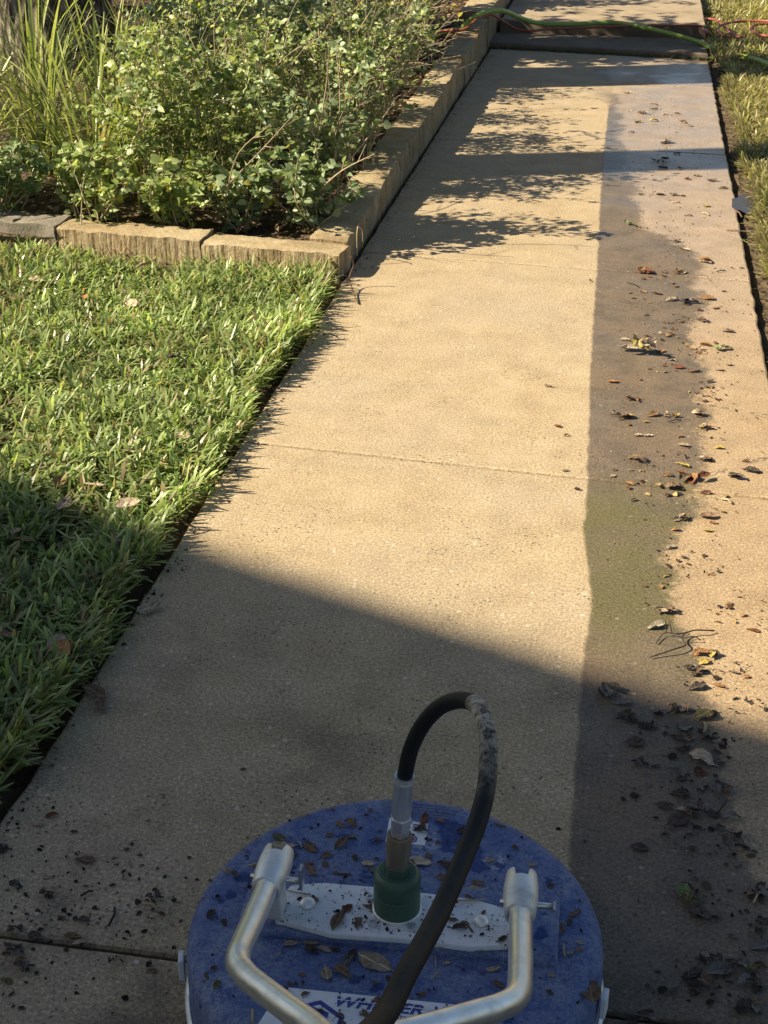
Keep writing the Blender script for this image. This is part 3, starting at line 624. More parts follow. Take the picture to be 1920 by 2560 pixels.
# strap-leaved clumps on the left
for i, (x, y, n, Lr, lb, ln) in enumerate((
        (-1.84, 4.72, 90, (0.35, 0.72), 'strap-leaved clump at the front of the bed above the grey stones', 0.75), (-2.14, 5.02, 70, (0.4, 0.75), 'tall strap-leaved clump at the left edge of the picture', 0.7),
        (-2.05, 5.5, 55, (0.55, 1.0), 'tallest strap-leaved clump, its blades crossing the oak trunk', 0.75), (-1.66, 5.25, 80, (0.4, 0.75), 'arching strap-leaved clump between oak trunk and leafy shrubs', 0.95),
        (-2.55, 5.95, 40, (0.4, 0.8), 'strap-leaved clump at the foot of the oak trunk', 0.8), (-1.55, 4.85, 60, (0.3, 0.55), 'short strap-leaved clump among the front shrubs', 1.0),
        (-2.3, 4.6, 60, (0.35, 0.6), 'strap-leaved clump in the far left front of the bed', 0.8), (-1.68, 4.95, 120, (0.3, 0.6), 'fine arching grassy clump left of the leafy shrubs', 1.5), (-1.95, 5.2, 130, (0.35, 0.65), 'fine arching grassy clump in front of the tallest strap leaves', 1.5),
        (-1.72, 5.65, 130, (0.35, 0.65), 'fine arching grassy clump in the middle of the bed', 1.5), (-2.3, 5.4, 120, (0.35, 0.65), 'fine arching grassy clump near the left picture edge', 1.5), (-1.95, 6.1, 130, (0.35, 0.65), 'fine arching grassy clump in front of the oak', 1.5))):
    strap(x, y, bz, n, Lr, lb, 40 + i, lean=ln, spread=0.07 if ln < 1.2 else 0.13, W=(0.0045, 0.009) if ln < 1.2 else (0.003, 0.0065))
# leafy shrubs, row by row from the front of the bed
SH = 'leafy shrubs in the planting bed'; ORD = ['first', 'second', 'third', 'fourth', 'fifth', 'sixth', 'seventh', 'eighth']
rows = [(4.42, [-1.0, -1.22, -1.47, -1.7, -2.02, -2.22], 0.26, (0.024, 0.044), 0.15), (4.64, [-1.0, -1.3, -1.56, -2.3], 0.58, (0.019, 0.038), 0.20), (5.1, [-1.02, -1.32, -1.62], 0.64, (0.016, 0.033), 0.22),
        (5.5, [-1.03, -1.32, -1.64], 0.64, (0.016, 0.033), 0.23), (5.95, [-1.05, -1.38, -1.74], 0.62, (0.016, 0.033), 0.24), (6.45, [-1.14, -1.5, -1.9], 0.62, (0.017, 0.033), 0.25), (7.0, [-1.14, -1.5, -1.9, -2.3], 0.68, (0.017, 0.034), 0.27), (7.5, [-1.16, -1.5, -1.9, -2.2], 0.78, (0.018, 0.036), 0.28)]
LOOK = ['round-leaved', 'bushy', 'dense', 'dense', 'twiggy', 'yellow-flecked', 'half-bare', 'tall twiggy']
k_ = 0
for ri, (y, xs_, h, ls, sp) in enumerate(rows):
    for ci, x in enumerate(xs_):
        edge_ = ci == 0; pal = ['grey', 'grey', 'mid', 'mid'][(ri + ci) % 4] if ri < 6 else ['yel', 'mid'][ci % 2]
        shrub('leafy_shrub', x + rnd.uniform(-0.03, 0.03), y + rnd.uniform(-0.06, 0.06), bz + 0.012 * (y - 4.3), h * rnd.uniform(0.9, 1.12) * (0.9 if edge_ and ri < 3 else 0.78 if edge_ and ri > 3 else 1), sp, 22 if ri else 12, int((700 if ri == 0 else 1600 if ri < 6 else 1400) * (0.5 if edge_ and ri > 3 else 1)), ls,
              f'{LOOK[ri]} shrub, {ORD[ri]} row of the bed, {ORD[ci]} from the path edging', pal, group=SH, seed=k_, yellow=0.02 if ri < 4 else 0.07, bare=0.0 if ri < 4 else (0.3 if edge_ else 0.12), lean=(0.16, 0.0) if edge_ and ri > 2 else (0, 0), twigs=(8 if edge_ and ri > 2 else 4 if ri else 1))
        k_ += 1
# dark hedge at the back
for i, (x, y, h, sp, nl, lb) in enumerate(((-2.3, 8.0, 2.3, 0.42, 3400, 'dark shrub right beside the oak trunk'), (-1.75, 8.1, 1.95, 0.42, 3400, 'dark dense shrub at the top centre of the bed'), (-1.2, 8.3, 1.05, 0.26, 2000, 'dark shrub at the bed end beside the hoses'), (-2.6, 9.3, 1.7, 0.5, 1500, 'dark shrub filling the back of the bed'),
        (-1.55, 9.5, 1.3, 0.4, 1200, 'far dark shrub beside the upper walk'), (-3.5, 8.6, 1.6, 0.5, 1300, 'dark shrub left of the oak at the back'), (-1.75, 10.8, 1.2, 0.5, 1200, 'farthest dark shrub at the end of the bed'))):
    shrub('dark_hedge_shrub', x, y, 0.12, h, sp, 24, nl, (0.035, 0.06), lb, 'dark', yellow=0.0, group='dark shrubs at the back of the bed', bare=0.05, stem_r=0.006, seed=60 + i, leaf_k=1.0)
# one magenta flower
f_ = empty('flower', spot(808, 200, 0.42) if False else (-1.33, 5.6, 0.0)); f_.location = (-1.27, 5.72, 0.55)
tag(f_, 'tiny magenta flower among the shrub leaves', 'flower')
for k in range(5):
    w = k * 2 * math.pi / 5; b = MB(); b.add([(0, 0, 0), (0.012 * math.cos(w - 0.4), 0.012 * math.sin(w - 0.4), 0.01), (0.018 * math.cos(w), 0.018 * math.sin(w), 0.014), (0.012 * math.cos(w + 0.4), 0.012 * math.sin(w + 0.4), 0.01)], [(0, 1, 2, 3)])
    b.build('petal', M['flower'], f_)
# leaf litter on the bed soil
n = 4200; P = np.stack([-0.96 - 2.2 * nrs.rand(n) ** 1.4, nrs.uniform(4.4, 9.4, n), np.zeros(n)], 1); P[:, 2] = 0.072 + 0.018 * (P[:, 1] - 4.3) + nrs.uniform(0, 0.02, n)
L = nrs.uniform(0.02, 0.05, n); u = nrs.rand(n, 1); c = np.array((0.10, 0.065, 0.035)) * (1 - u) + np.array((0.36, 0.27, 0.17)) * u
V, F, C = leaf_cloud(P, np.stack([nrs.normal(0, 1, n), nrs.normal(0, 1, n), nrs.normal(0, 0.25, n)], 1), np.stack([nrs.normal(0, 0.35, n), nrs.normal(0, 0.35, n), np.ones(n)], 1), L, L * nrs.uniform(0.35, 0.7, n), c)
tag(link('leaf_litter', np_mesh('leaf_litter', V, F, C, M['litter'])), 'dry brown leaf litter covering the bed under the shrubs', 'leaf litter', kind='stuff')

# ---- trees: a live oak in view at top left, a second one just outside the left edge
def oak(x, y, r0, hgt, label, seed):
    rs = random.Random(seed); root = empty('oak_tree', (x, y, 0)); tag(root, label, 'tree')
    n, m = 96, 90; V = []
    for j in range(m):
        z = -0.05 + hgt * (j / (m - 1)) ** 1.25; fl = 1 + 0.55 * math.exp(-z / 0.22) - 0.05 * z
        for k in range(n):
            w = 2 * math.pi * k / n; p = Vector((math.cos(w) * 3.2, math.sin(w) * 3.2, z * 1.1 + seed)); q = Vector((math.cos(w) * 11, math.sin(w) * 11, z * 2.2 + seed))
            rr = r0 * fl * (1 + 0.05 * noise.noise(p)) + 0.022 * (abs(noise.noise(q)) * 2 - 0.5) + 0.007 * noise.noise(q * 2.7)
            V.append((rr * math.cos(w) + 0.02 * z, rr * math.sin(w), z))
    F = [(j * n + k, j * n + (k + 1) % n, (j + 1) * n + (k + 1) % n, (j + 1) * n + k) for j in range(m - 1) for k in range(n)]
    b = MB(); b.add(V, F); b.build('trunk', M['bark'], root, smooth=True)
    P = []
    for i in range(7):
        a = i * 0.9 + rs.uniform(-0.3, 0.3); ln = rs.uniform(1.3, 2.1); p0 = Vector((0.02 * hgt, 0, hgt - 0.25)); p1 = p0 + Vector((math.cos(a) * ln * 0.5, math.sin(a) * ln * 0.5, 0.7)); p2 = p0 + Vector((math.cos(a) * ln, math.sin(a) * ln, 1.3 + rs.uniform(0, 0.8)))
        path = catmull([p0, p1, p2], 5); b = MB(); b.tube(path, [r0 * 0.42 * (1 - 0.8 * q / 10) for q in range(len(path))], 8); b.build('limb', M['bark'], root, smooth=True)
        P += [path[q] for q in (5, 6, 7, 8, 9, 10)]
    N_ = 4200; r = np.random.RandomState(seed); base = np.array([tuple(P[k]) for k in r.randint(0, len(P), N_)]); pos = base + r.normal(0, 0.34, (N_, 3)) + np.array((0, 0, 0.25))
    u = r.rand(N_, 1); c = np.array(PAL['oak'][0]) * (1 - u) + np.array(PAL['oak'][1]) * u; L = r.uniform(0.05, 0.09, N_)
    V, F, C = leaf_cloud(pos, r.normal(0, 1, (N_, 3)), r.normal(0, 1, (N_, 3)), L, L * 0.6, c); o = link('crown', np_mesh('crown', V, F, C, M['shrub']), root); o['kind'] = 'stuff'
oak(-2.90, 6.98, 0.31, 5.4, 'grey-barked oak trunk at the top left behind strap leaves', 3)
oak(-3.55, 4.82, 0.205, 5.6, 'slimmer oak just outside the left edge casting the middle shadow band', 8)

# ---- the house behind the camera on the left, whose gable shades the foreground
house = empty('house', (-12.6, -5.0, 0)); tag(house, 'house with gabled roof whose shadow covers the foreground', 'house')
def hx(x): return x + 12.6
rz_, sl, rx0 = 6.0, 0.456, -8.03
ridge_x = -12.6; ridge_z = rz_ + sl * (rx0 - ridge_x); eave_x = -1.75; eave_z = rz_ - sl * (eave_x - rx0); half = eave_x - ridge_x
b = MB(); t_ = 0.16
for s in (1, -1):
    V = [(0, -5.4, ridge_z), (s * half, -5.4, eave_z), (s * half, 4.94, eave_z), (0, 4.94, ridge_z)]; V += [(x, y, z - t_) for x, y, z in V]
    b.add(V, [(0, 1, 2, 3), (7, 6, 5, 4), (0, 4, 5, 1), (1, 5, 6, 2), (2, 6, 7, 3), (3, 7, 4, 0)])
b.build('roof', M['shingle'], house)
b = MB(); w_ = half - 0.5; zt = eave_z - t_ + sl * 0.5 - 0.05; za = ridge_z - t_ - 0.06
V = [(-w_, 4.5, -0.1), (w_, 4.5, -0.1), (w_, 4.5, zt), (0, 4.5, za), (-w_, 4.5, zt)]; V += [(x, -5.0, z) for x, y, z in V]
b.add(V, [(0, 1, 2, 3, 4), (9, 8, 7, 6, 5), (0, 5, 6, 1), (1, 6, 7, 2), (4, 9, 5, 0)]); b.build('wall', M['wall_paint'], house)
for (x, y, side) in ((5.5, 4.5, 'n'), (1.0, 4.5, 'n'), (-5, 4.5, 'n'), (w_, 1.5, 'e'), (w_, -2.5, 'e')):
    f_ = MB(); g_ = MB()
    if side == 'n': f_.box((x, y + 0.02, 1.7), (1.3, 0.06, 1.5)); g_.box((x, y + 0.04, 1.7), (1.1, 0.06, 1.3))
    else: f_.box((x + 0.02, y, 1.5), (0.06, 1.3, 1.4)); g_.box((x + 0.04, y, 1.5), (0.06, 1.1, 1.2))
    w = f_.build('window', M['white'], house); g_.build('pane', M['glass'], w)

# ================================================================== SURFACE CLEANER
CX, CY = -0.207, 1.293
cl = empty('surface_cleaner', (CX, CY, 0)); tag(cl, 'round blue pressure washer surface cleaner with leaves on its deck', 'surface cleaner')
def L3(p): return Vector((p[0] - CX, p[1] - CY, p[2]))
ZD, RD = 0.130, 0.253
b = MB(); prof = [(RD - 0.012, 0.03), (RD - 0.004, 0.03), (RD, 0.034)]
for k in range(0, 9):
    w = k / 8 * math.pi / 2; prof.append((RD - 0.026 + 0.026 * math.cos(w), ZD - 0.026 + 0.026 * math.sin(w)))
for q in (0.21, 0.18, 0.12, 0.06, 0.005): prof.append((q, ZD + 0.001 * (1 - q / 0.23)))
b.lathe(prof, 128, caps=True); sharp(b.build('deck', M['deck'], cl), 40)
b = MB(); b.lathe([(RD - 0.02, 0.001), (RD - 0.010, 0.001), (RD - 0.006, 0.03), (RD - 0.02, 0.03)], 128, caps=False); b.build('skirt', M['brush'], cl, smooth=True)
b = MB(); b.lathe([(RD + 0.001, 0.022), (RD + 0.006, 0.024), (RD + 0.006, 0.038), (RD + 0.001, 0.040)], 128, caps=False); b.build('rim_band', M['zinc'], cl, smooth=True)
# white tabs on the rim
for (px, py) in ((455, 2452), (1524, 2552)):
    p = spot(px, py, 0.06); v = Vector((p.x - CX, p.y - CY)); v = v.normalized() * (RD + 0.007); w = math.atan2(v.y, v.x)
    b = MB(); b.box((v.x, v.y, 0.085), (0.007, 0.020, 0.032), w); b.build('rim_tab', M['plate'], cl, bevel=0.0015)
# raised pad across the deck
b = MB(); b.box((0.005, 0.008, ZD + 0.004), (0.385, 0.108, 0.018), 0.03); sharp(b.build('raised_pad', M['deck'], cl, bevel=0.006, seg=3), 40)
ZP = ZD + 0.0135
# white mounting plate
poly = [(-0.350, 1.262), (-0.345, 1.252), (-0.275, 1.240), (-0.177, 1.247), (-0.112, 1.246), (-0.062, 1.258), (-0.055, 1.285), (-0.07, 1.316), (-0.116, 1.326), (-0.183, 1.327), (-0.239, 1.327), (-0.302, 1.324), (-0.340, 1.313), (-0.352, 1.285)]
b = MB(); b.prism([(x - CX, y - CY) for x, y in poly], ZP, ZP + 0.009); sharp(b.build('mounting_plate', M['plate'], cl, bevel=0.0015), 40)
ZT = ZP + 0.009
for (px, py) in ((769, 2261), (1202, 2306)):
    p = L3(spot(px, py, ZT)); b = MB(); b.lathe([(0.010, 0.0), (0.0095, 0.003), (0.006, 0.0065), (0.001, 0.0075)], 16, (p.x, p.y, ZT)); b.build('dome_bolt', M['alu_cast'], cl, smooth=True)
SX, SY = -0.2045 - CX, 1.292 - CY          # swivel axis
for (px, py) in ((931, 2313), (1029, 2324), (925, 2250), (1040, 2262)):
    p = L3(spot(px, py, ZT)); b = MB(); b.lathe([(0.0055, 0), (0.0055, 0.006), (0.003, 0.006), (0.0028, 0.003), (0.0005, 0.003)], 12, (p.x, p.y, ZT)); sharp(b.build('socket_screw', M['zinc'], cl), 40)
b = MB(); b.lathe([(0.0295, 0), (0.0295, 0.004), (0.0285, 0.005)], 40, (SX, SY, ZT)); sharp(b.build('swivel_base_ring', M['alu_cast'], cl))
b = MB(); b.lathe([(0.0278, 0.004), (0.0282, 0.030), (0.0274, 0.031), (0.0274, 0.0325), (0.0282, 0.0335), (0.0284, 0.052), (0.0265, 0.057), (0.0225, 0.060)], 48, (SX, SY, ZT)); sw = sharp(b.build('swivel', M['green_paint'], cl))
b = MB(); b.lathe([(0.0165, 0.058), (0.0165, 0.072), (0.0155, 0.074)], 6, (SX, SY, ZT)); b.build('swivel_hex', M['green_paint'], sw)
# hose coupling, leaning slightly to the right
ax0 = Vector((SX, SY, ZT + 0.070)); axd = Vector((0.055, 0.03, 1)).normalized()
def coax(name, prof, mat, n, par):
    pts = [ax0 + axd * z for r_, z in prof]; b = MB(); b.tube(pts, [max(r_, 1e-4) for r_, z in prof], n); return sharp(b.build(name, mat, par), 32)
coup = coax('coupling', [(0.0138, 0), (0.0142, 0.004), (0.0142, 0.018), (0.0150, 0.021), (0.0150, 0.043), (0.0146, 0.045), (0.0125, 0.045), (0.0122, 0.036)], M['brass'], 32, cl)
coax('hex_nut', [(0.0115, 0.034), (0.0118, 0.062), (0.0128, 0.064), (0.0128, 0.070), (0.0118, 0.071)], M['zinc'], 6, coup)
fer = coax('hose_ferrule', [(0.0112, 0.071), (0.0116, 0.074), (0.0118, 0.118), (0.0124, 0.119), (0.0124, 0.122), (0.0120, 0.123), (0.0125, 0.125), (0.0122, 0.129), (0.0100, 0.1285)], M['zinc'], 10, cl)
# whip hose: measured centre line, rising, looping and running back to the operator
hp = [ax0 + axd * 0.115] + [L3(p) for p in ((-0.197, 1.296, 0.350), (-0.189, 1.286, 0.396), (-0.174, 1.272, 0.441), (-0.154, 1.258, 0.477), (-0.131, 1.237, 0.503), (-0.112, 1.209, 0.520), (-0.099, 1.172, 0.531), (-0.091, 1.136, 0.535), (-0.086, 1.092, 0.538),
      (-0.083, 1.043, 0.544), (-0.084, 0.991, 0.552), (-0.088, 0.936, 0.563), (-0.092, 0.872, 0.583), (-0.096, 0.810, 0.604), (-0.100, 0.745, 0.633), (-0.103, 0.685, 0.663), (-0.106, 0.620, 0.694), (-0.115, 0.52, 0.755), (-0.14, 0.36, 0.87), (-0.165, 0.24, 0.96))]
cam_l = Vector((-CX, -CY, CAM_H)); hp = [cam_l + (p - cam_l) * (1 + 0.165 * max(0.0, min(1.0, (i - 8) / 9.0))) if i < 19 else p + Vector((0, 0.03, -0.11 if i == 19 else -0.06)) for i, p in enumerate(hp)]
hc = catmull(hp, 9); b = MB(); b.tube(hc, 0.0091, 20)
cum = [0.0]
for i in range(1, len(hc)): cum.append(cum[-1] + (hc[i] - hc[i - 1]).length)
cols = []
for i, p in enumerate(hc):
    w = 0.9 if 0.232 < cum[i] < 0.29 else 0.0
    if 0.29 <= cum[i] < 0.39: w = 0.9 * (1 - (cum[i] - 0.29) / 0.1)
    cols += [(w,) * 3] * 20
b.c = cols; b.build('pressure_hose', M['rubber'], cl, smooth=True)
# handle: two yokes and bent tubes that meet behind, running up to the operator
hd = empty('handle', (0, 0, 0)); hd.parent = cl
def yoke(base, d, sx):
    base = Vector(base); d = Vector(d).normalized(); rr = 0.0205
    s = d.orthogonal(); s = Vector((1, 0, 0)) - d * d.x; s.normalize(); u = d.cross(s)
    def ringp(z, r_, n=32): return [base + d * z + (s * math.cos(2 * math.pi * k / n) + u * math.sin(2 * math.pi * k / n)) * r_ for k in range(n)]
    # socket with a slot through its crown
    n = 32; V = []; prof = [(-0.012, 0.0140), (-0.010, 0.0175), (0.0, 0.019), (0.012, rr * 0.97), (0.016, rr), (0.042, rr * 0.995)]
    for z, r_ in prof: V += ringp(z, r_)
    top = []
    for k in range(n):
        w = 2 * math.pi * k / n; slot = abs(math.cos(w)) < 0.45
        z = 0.043 if slot else 0.066 - 0.006 * abs(math.sin(w)); top.append(base + d * z + (s * math.cos(w) + u * math.sin(w)) * rr * (0.99 if slot else 0.90))
    V += top
    inn = []
    for k in range(n):
        w = 2 * math.pi * k / n; slot = abs(math.cos(w)) < 0.45; z = 0.043 if slot else 0.063
        inn.append(base + d * z + (s * math.cos(w) + u * math.sin(w)) * rr * 0.72)
    V += inn; V += ringp(0.034, rr * 0.70)
    F = []; m = len(prof) + 3
    for j in range(m - 1):
        for k in range(n): F.append((j * n + k, j * n + (k + 1) % n, (j + 1) * n + (k + 1) % n, (j + 1) * n + k))
    F.append(tuple(range((m - 1) * n, m * n))); b = MB(); b.add(V, F); y = sharp(b.build('yoke', M['alu_cast'], hd), 30)
    b = MB(); b.lathe([(0, 0)], 3) if False else None
    b.tube([base + d * 0.020, base + d * 0.046], 0.0085, 16); b.build('spring_pin', M['chrome'], y, smooth=False)
    # clevis pin with a flat finger tab
    p0 = base + d * 0.012 + s * (rr * sx); p1 = p0 + s * (0.017 * sx)
    b = MB(); b.tube([base + d * 0.012 - s * (rr * 1.15 * sx), p1], 0.0038, 12); b.build('clevis_pin', M['chrome'], y, smooth=True)
    b = MB(); b.tube([p1, p1 + s * 0.003 * sx], 0.006, 14) if sx > 0 and base.x > 0 else b.box((p1.x, p1.y, p1.z + 0.006), (0.004, 0.012, 0.030))
    b.build('pin_head', M['chrome'], y)
    # bracket block down to the plate
    b = MB(); b.box((base.x, base.y + 0.022, (ZT + base.z - 0.006) / 2), (0.026, 0.034, base.z - 0.006 - ZT), 0, 0.85); b.build('bracket', M['alu_cast'], y, bevel=0.003)
LT = [(-0.3505, 1.258, 0.2085), (-0.3485, 1.223, 0.219), (-0.3445, 1.152, 0.240), (-0.3415, 1.104, 0.256)]
LB = [(-0.3385, 1.075, 0.267), (-0.333, 1.056, 0.273), (-0.322, 1.038, 0.281), (-0.309, 1.020, 0.290)]
LE = [(-0.262, 0.966, 0.320), (-0.225, 0.923, 0.345), (-0.20, 0.885, 0.368), (-0.19, 0.84, 0.395)]
RT = [(-0.0560, 1.258, 0.2145), (-0.053, 1.223, 0.225), (-0.0475, 1.152, 0.246), (-0.044, 1.094, 0.265)]
RB = [(-0.0435, 1.066, 0.274), (-0.049, 1.044, 0.283), (-0.062, 1.022, 0.294), (-0.078, 1.002, 0.305)]
RE = [(-0.115, 0.958, 0.328), (-0.15, 0.92, 0.348), (-0.176, 0.885, 0.370), (-0.186, 0.84, 0.396)]
for T, B_, E_ in ((LT, LB, LE), (RT, RB, RE)):
    b = MB(); b.tube(catmull([L3(p) for p in T + B_ + E_], 7), 0.0133, 24); b.build('handle_tube', M['alu'], hd, smooth=True)
b = MB(); b.tube(catmull([L3(p) for p in ((-0.188, 0.87, 0.375), (-0.188, 0.78, 0.435), (-0.19, 0.6, 0.57), (-0.19, 0.3, 0.82), (-0.19, 0.12, 0.98))], 6), 0.0155, 20); b.build('handle_shaft', M['alu'], hd, smooth=True)
yoke(L3((-0.3498, 1.243, 0.2135)), (-0.035, 0.92, -0.10), 1); yoke(L3((-0.0548, 1.243, 0.2195)), (-0.045, 0.92, -0.10), 1)
# printed labels
def sheet(name, pts, z, mat, par, th=0.0008):
    b = MB(); b.prism([(p[0] - CX, p[1] - CY) for p in pts], z, z + th); return b.build(name, M[mat], par)
st = sheet('front_label', [(-0.318, 1.168), (-0.334, 1.100), (-0.315, 1.085), (-0.10, 1.085), (-0.083, 1.100), (-0.088, 1.176)], ZD + 0.0006, 'sticker', cl)
bs = sheet('rear_label', [(-0.243, 1.437), (-0.191, 1.438), (-0.193, 1.482), (-0.246, 1.485)], ZD + 0.0006, 'sticker', cl)
def text(body, p0, p1, cap, mat, par, z, shear=0.0, bold=0.0, name='lettering'):
    """flat lettering whose baseline runs from p0 to p1"""
    cu = bpy.data.curves.new(name, 'FONT'); cu.body = body; cu.size = 1.0; cu.shear = shear; cu.offset = bold; cu.extrude = 0.0; cu.resolution_u = 3
    o = bpy.data.objects.new(name, cu); COL.objects.link(o); bpy.context.view_layer.update()
    me = bpy.data.meshes.new_from_object(o.evaluated_get(bpy.context.evaluated_depsgraph_get())); COL.objects.unlink(o); bpy.data.objects.remove(o); bpy.data.curves.remove(cu)
    co = np.array([v.co[:] for v in me.vertices]); x0, x1 = co[:, 0].min(), co[:, 0].max(); y0, y1 = 0.0, co[:, 1].max()
    d = Vector((p1[0] - p0[0], p1[1] - p0[1])); n = Vector((-d.y, d.x)).normalized()
    for v in me.vertices:
        t = (v.co.x - x0) / (x1 - x0); q = v.co.y / y1 * cap
        v.co = (p0[0] + d.x * t + n.x * q - CX, p0[1] + d.y * t + n.y * q - CY, z)
    me.materials.clear(); me.materials.append(M[mat]); o = link(name, me, par); return o
z_t = ZD + 0.0018
q0, q1 = spot(838, 2514, z_t), spot(1057, 2538, z_t); dv = (q1 - q0)
text('WHISPER', q0, q1, 0.0150, 'blue_print', st, z_t, 0.28, 0.03)
text('WASH', q0 + dv * 1.12, q0 + dv * 1.70, 0.0150, 'blue_print', st, z_t, 0.28, 0.03)
nn = Vector((-dv.y, dv.x, 0)).normalized()
for off, t0, t1 in ((0.0086, 0, 1.72),):
    a, c = q0 + dv * t0 + nn * off, q0 + dv * t1 + nn * off; b = MB(); w = nn * 0.0011
    b.add([L3(p) + Vector((0, 0, 0.0004)) for p in (a, c, c + w, a + w)], [(0, 1, 2, 3)]); b.build('letter_stripe', M['sticker'], st)
s0, s1 = spot(896, 2537, z_t), spot(1068, 2557, z_t)
text('SETTING THE STANDARD', s0, s1, 0.0060, 'grey_print', st, z_t, 0.1, 0.01)
# small flag print under the slogan
fl = spot(1018, 2566, z_t)
sheet('flag_print', [(fl.x - 0.010, fl.y - 0.006), (fl.x - 0.002, fl.y - 0.006), (fl.x - 0.002, fl.y + 0.002), (fl.x - 0.010, fl.y + 0.002)], ZD + 0.0016, 'blue_print', st, 0.0003)
for k in range(3): sheet('flag_stripe', [(fl.x - 0.001, fl.y - 0.006 + k * 0.003), (fl.x + 0.012, fl.y - 0.006 + k * 0.003), (fl.x + 0.012, fl.y - 0.0045 + k * 0.003), (fl.x - 0.001, fl.y - 0.0045 + k * 0.003)], ZD + 0.0016, 'red_print', st, 0.0003)
# hexagon emblem
hx_c = spot(781, 2562, z_t)
def hexring(cx, cy, ro, ri, z, mat, par, name, sy=1.0, rot=0.0):
    V = []
    for r_ in (ro, ri):
        for k in range(6):
            w = math.pi / 6 + math.pi / 3 * k + rot; V.append((cx + r_ * math.cos(w) - CX, cy + sy * r_ * math.sin(w) - CY, z))
    b = MB(); b.add(V, [(k, (k + 1) % 6, 6 + (k + 1) % 6, 6 + k) for k in range(6)]); return b.build(name, M[mat], par)
hexring(hx_c.x, hx_c.y, 0.037, 0.0305, z_t, 'blue_print', st, 'emblem_ring', rot=-0.05)
for dx, hgt in ((-0.016, 0.020), (-0.004, 0.030), (0.009, 0.026)):
    sheet('emblem_bar', [(hx_c.x + dx - 0.005, hx_c.y - 0.02), (hx_c.x + dx + 0.004, hx_c.y - 0.02), (hx_c.x + dx + 0.0055, hx_c.y + hgt - 0.006), (hx_c.x + dx - 0.0035, hx_c.y + hgt - 0.003)], ZD + 0.0016, 'blue_print', st, 0.0003)
hexring(-0.2105, 1.447, 0.0085, 0.0062, z_t, 'blue_print', bs, 'emblem_ring'); hexring(-0.2105, 1.447, 0.005, 0.0005, z_t, 'red_print', bs, 'emblem_core')
for k in range(3):
    x0 = -0.212; x1 = -0.196 - 0.002 * k; y = 1.476 - 0.005 * k; sheet('print_line', [(x0, y - 0.0013), (x1, y - 0.0013), (x1, y + 0.0013), (x0, y + 0.0013)], ZD + 0.0016, 'grey_print', bs, 0.0003)
# faded fine print at the back of the deck: broken strokes, unreadable in the photo
b = MB(); r = random.Random(9)
for k in range(5):
    y = 1.522 - k * 0.0062; x = -0.262 + r.uniform(0, 0.004); lim = -0.155 - 0.004 * k
    while x < lim:
        w = r.uniform(0.002, 0.007); b.add([(x - CX, y - CY - 0.0013, ZD + 0.0012), (x + w - CX, y - CY - 0.0013, ZD + 0.0012), (x + w - CX, y - CY + 0.0013, ZD + 0.0012), (x - CX, y - CY + 0.0013, ZD + 0.0012)], [(0, 1, 2, 3)]); x += w + r.uniform(0.0008, 0.003)
o = b.build('fine_print', M['pale_print'], cl); o['kind'] = 'stuff'

# ================================================================== FALLEN LEAVES, TWIGS
_shape = {}
def leaf_mesh(variant, col):
    key = (variant, col)
    if key in _shape: return _shape[key]
    r = random.Random(variant * 13 + 5); nl, nw = 9, 5; V = []
    curl = r.uniform(-1.1, 1.6); fold = r.uniform(0.1, 0.9); twist = r.uniform(-0.7, 0.7); wd = r.uniform(0.42, 0.62); ragged = 0.0 if variant % 3 == 0 else 0.18
    if variant >= 20: wd = 0.56; curl = 0.25; fold = 0.12; twist = 0.05; ragged = 0.03
    for i in range(nl):
        t = i / (nl - 1); w = wd * 0.5 * (math.sin(math.pi * min(1, max(0, t)) ** 0.85) ** 0.75 + 0.02)
        for j in range(nw):
            s = j / (nw - 1) * 2 - 1; e = 1 + ragged * noise.noise(Vector((t * 5, s * 3, variant))) * 2
            x = t - 0.5; y = s * w * e; z = fold * abs(s) ** 1.5 * w * 0.8 + curl * (t - 0.5) ** 2 * 0.55 + twist * (t - 0.5) * s * w + (0.14 if ragged else 0.03) * noise.noise(Vector((t * 4, s * 2.2, variant * 3.1)))
            V.append((x, y, z))
    F = [(i * nw + j, (i + 1) * nw + j, (i + 1) * nw + j + 1, i * nw + j + 1) for i in range(nl - 1) for j in range(nw - 1)]
    zs = [v[2] for v in V]; z0 = min(zs); V = [(x, y, z - z0) for x, y, z in V]
    m = MB(); m.add(V, F)
    p = Vector(V[(nl - 1) * nw + nw // 2]); m.tube([p - Vector((0.03, 0, 0)), p + Vector((0.10, 0.02, 0.01)), p + Vector((0.2, 0.06, -0.0))], [0.014, 0.011, 0.007], 4)
    me = m.mesh('fallen_leaf', M['leaf_' + col], smooth=True); _shape[key] = me; return me
def deck_z(x, y):
    u, v = x - CX, y - CY
    if -0.143 < u < 0.148 and -0.038 < v < 0.046: return ZT + 0.0008
    if abs(u) < 0.192 and abs(v - 0.008) < 0.053: return ZP + 0.0008
    if u * u + v * v < 0.23 ** 2: return ZD + 0.0016
    return ZD - 0.002 - max(0, math.hypot(u, v) - 0.24) * 0.6
CN = {'tan': 'tan', 'brown': 'brown', 'dark': 'dark', 'red': 'reddish brown', 'orange': 'orange', 'yellow': 'yellow', 'olive': 'olive', 'cream': 'pale cream', 'green': 'green', 'grey': 'grey'}
def put_leaf(p, L, col, rz, label, group, variant=None, flat=1.0, name='fallen_leaf', parent=None, tilt=0.0):
    v = rnd.randrange(14) if variant is None else variant
    o = link(name, leaf_mesh(v, col), parent); o.location = p; o.scale = (L, L, L * flat); o.rotation_euler = (rnd.uniform(-0.15, 0.15) + tilt, rnd.uniform(-0.12, 0.12), rz)
    if label: tag(o, label, 'leaf', group)
    return o
pend = []
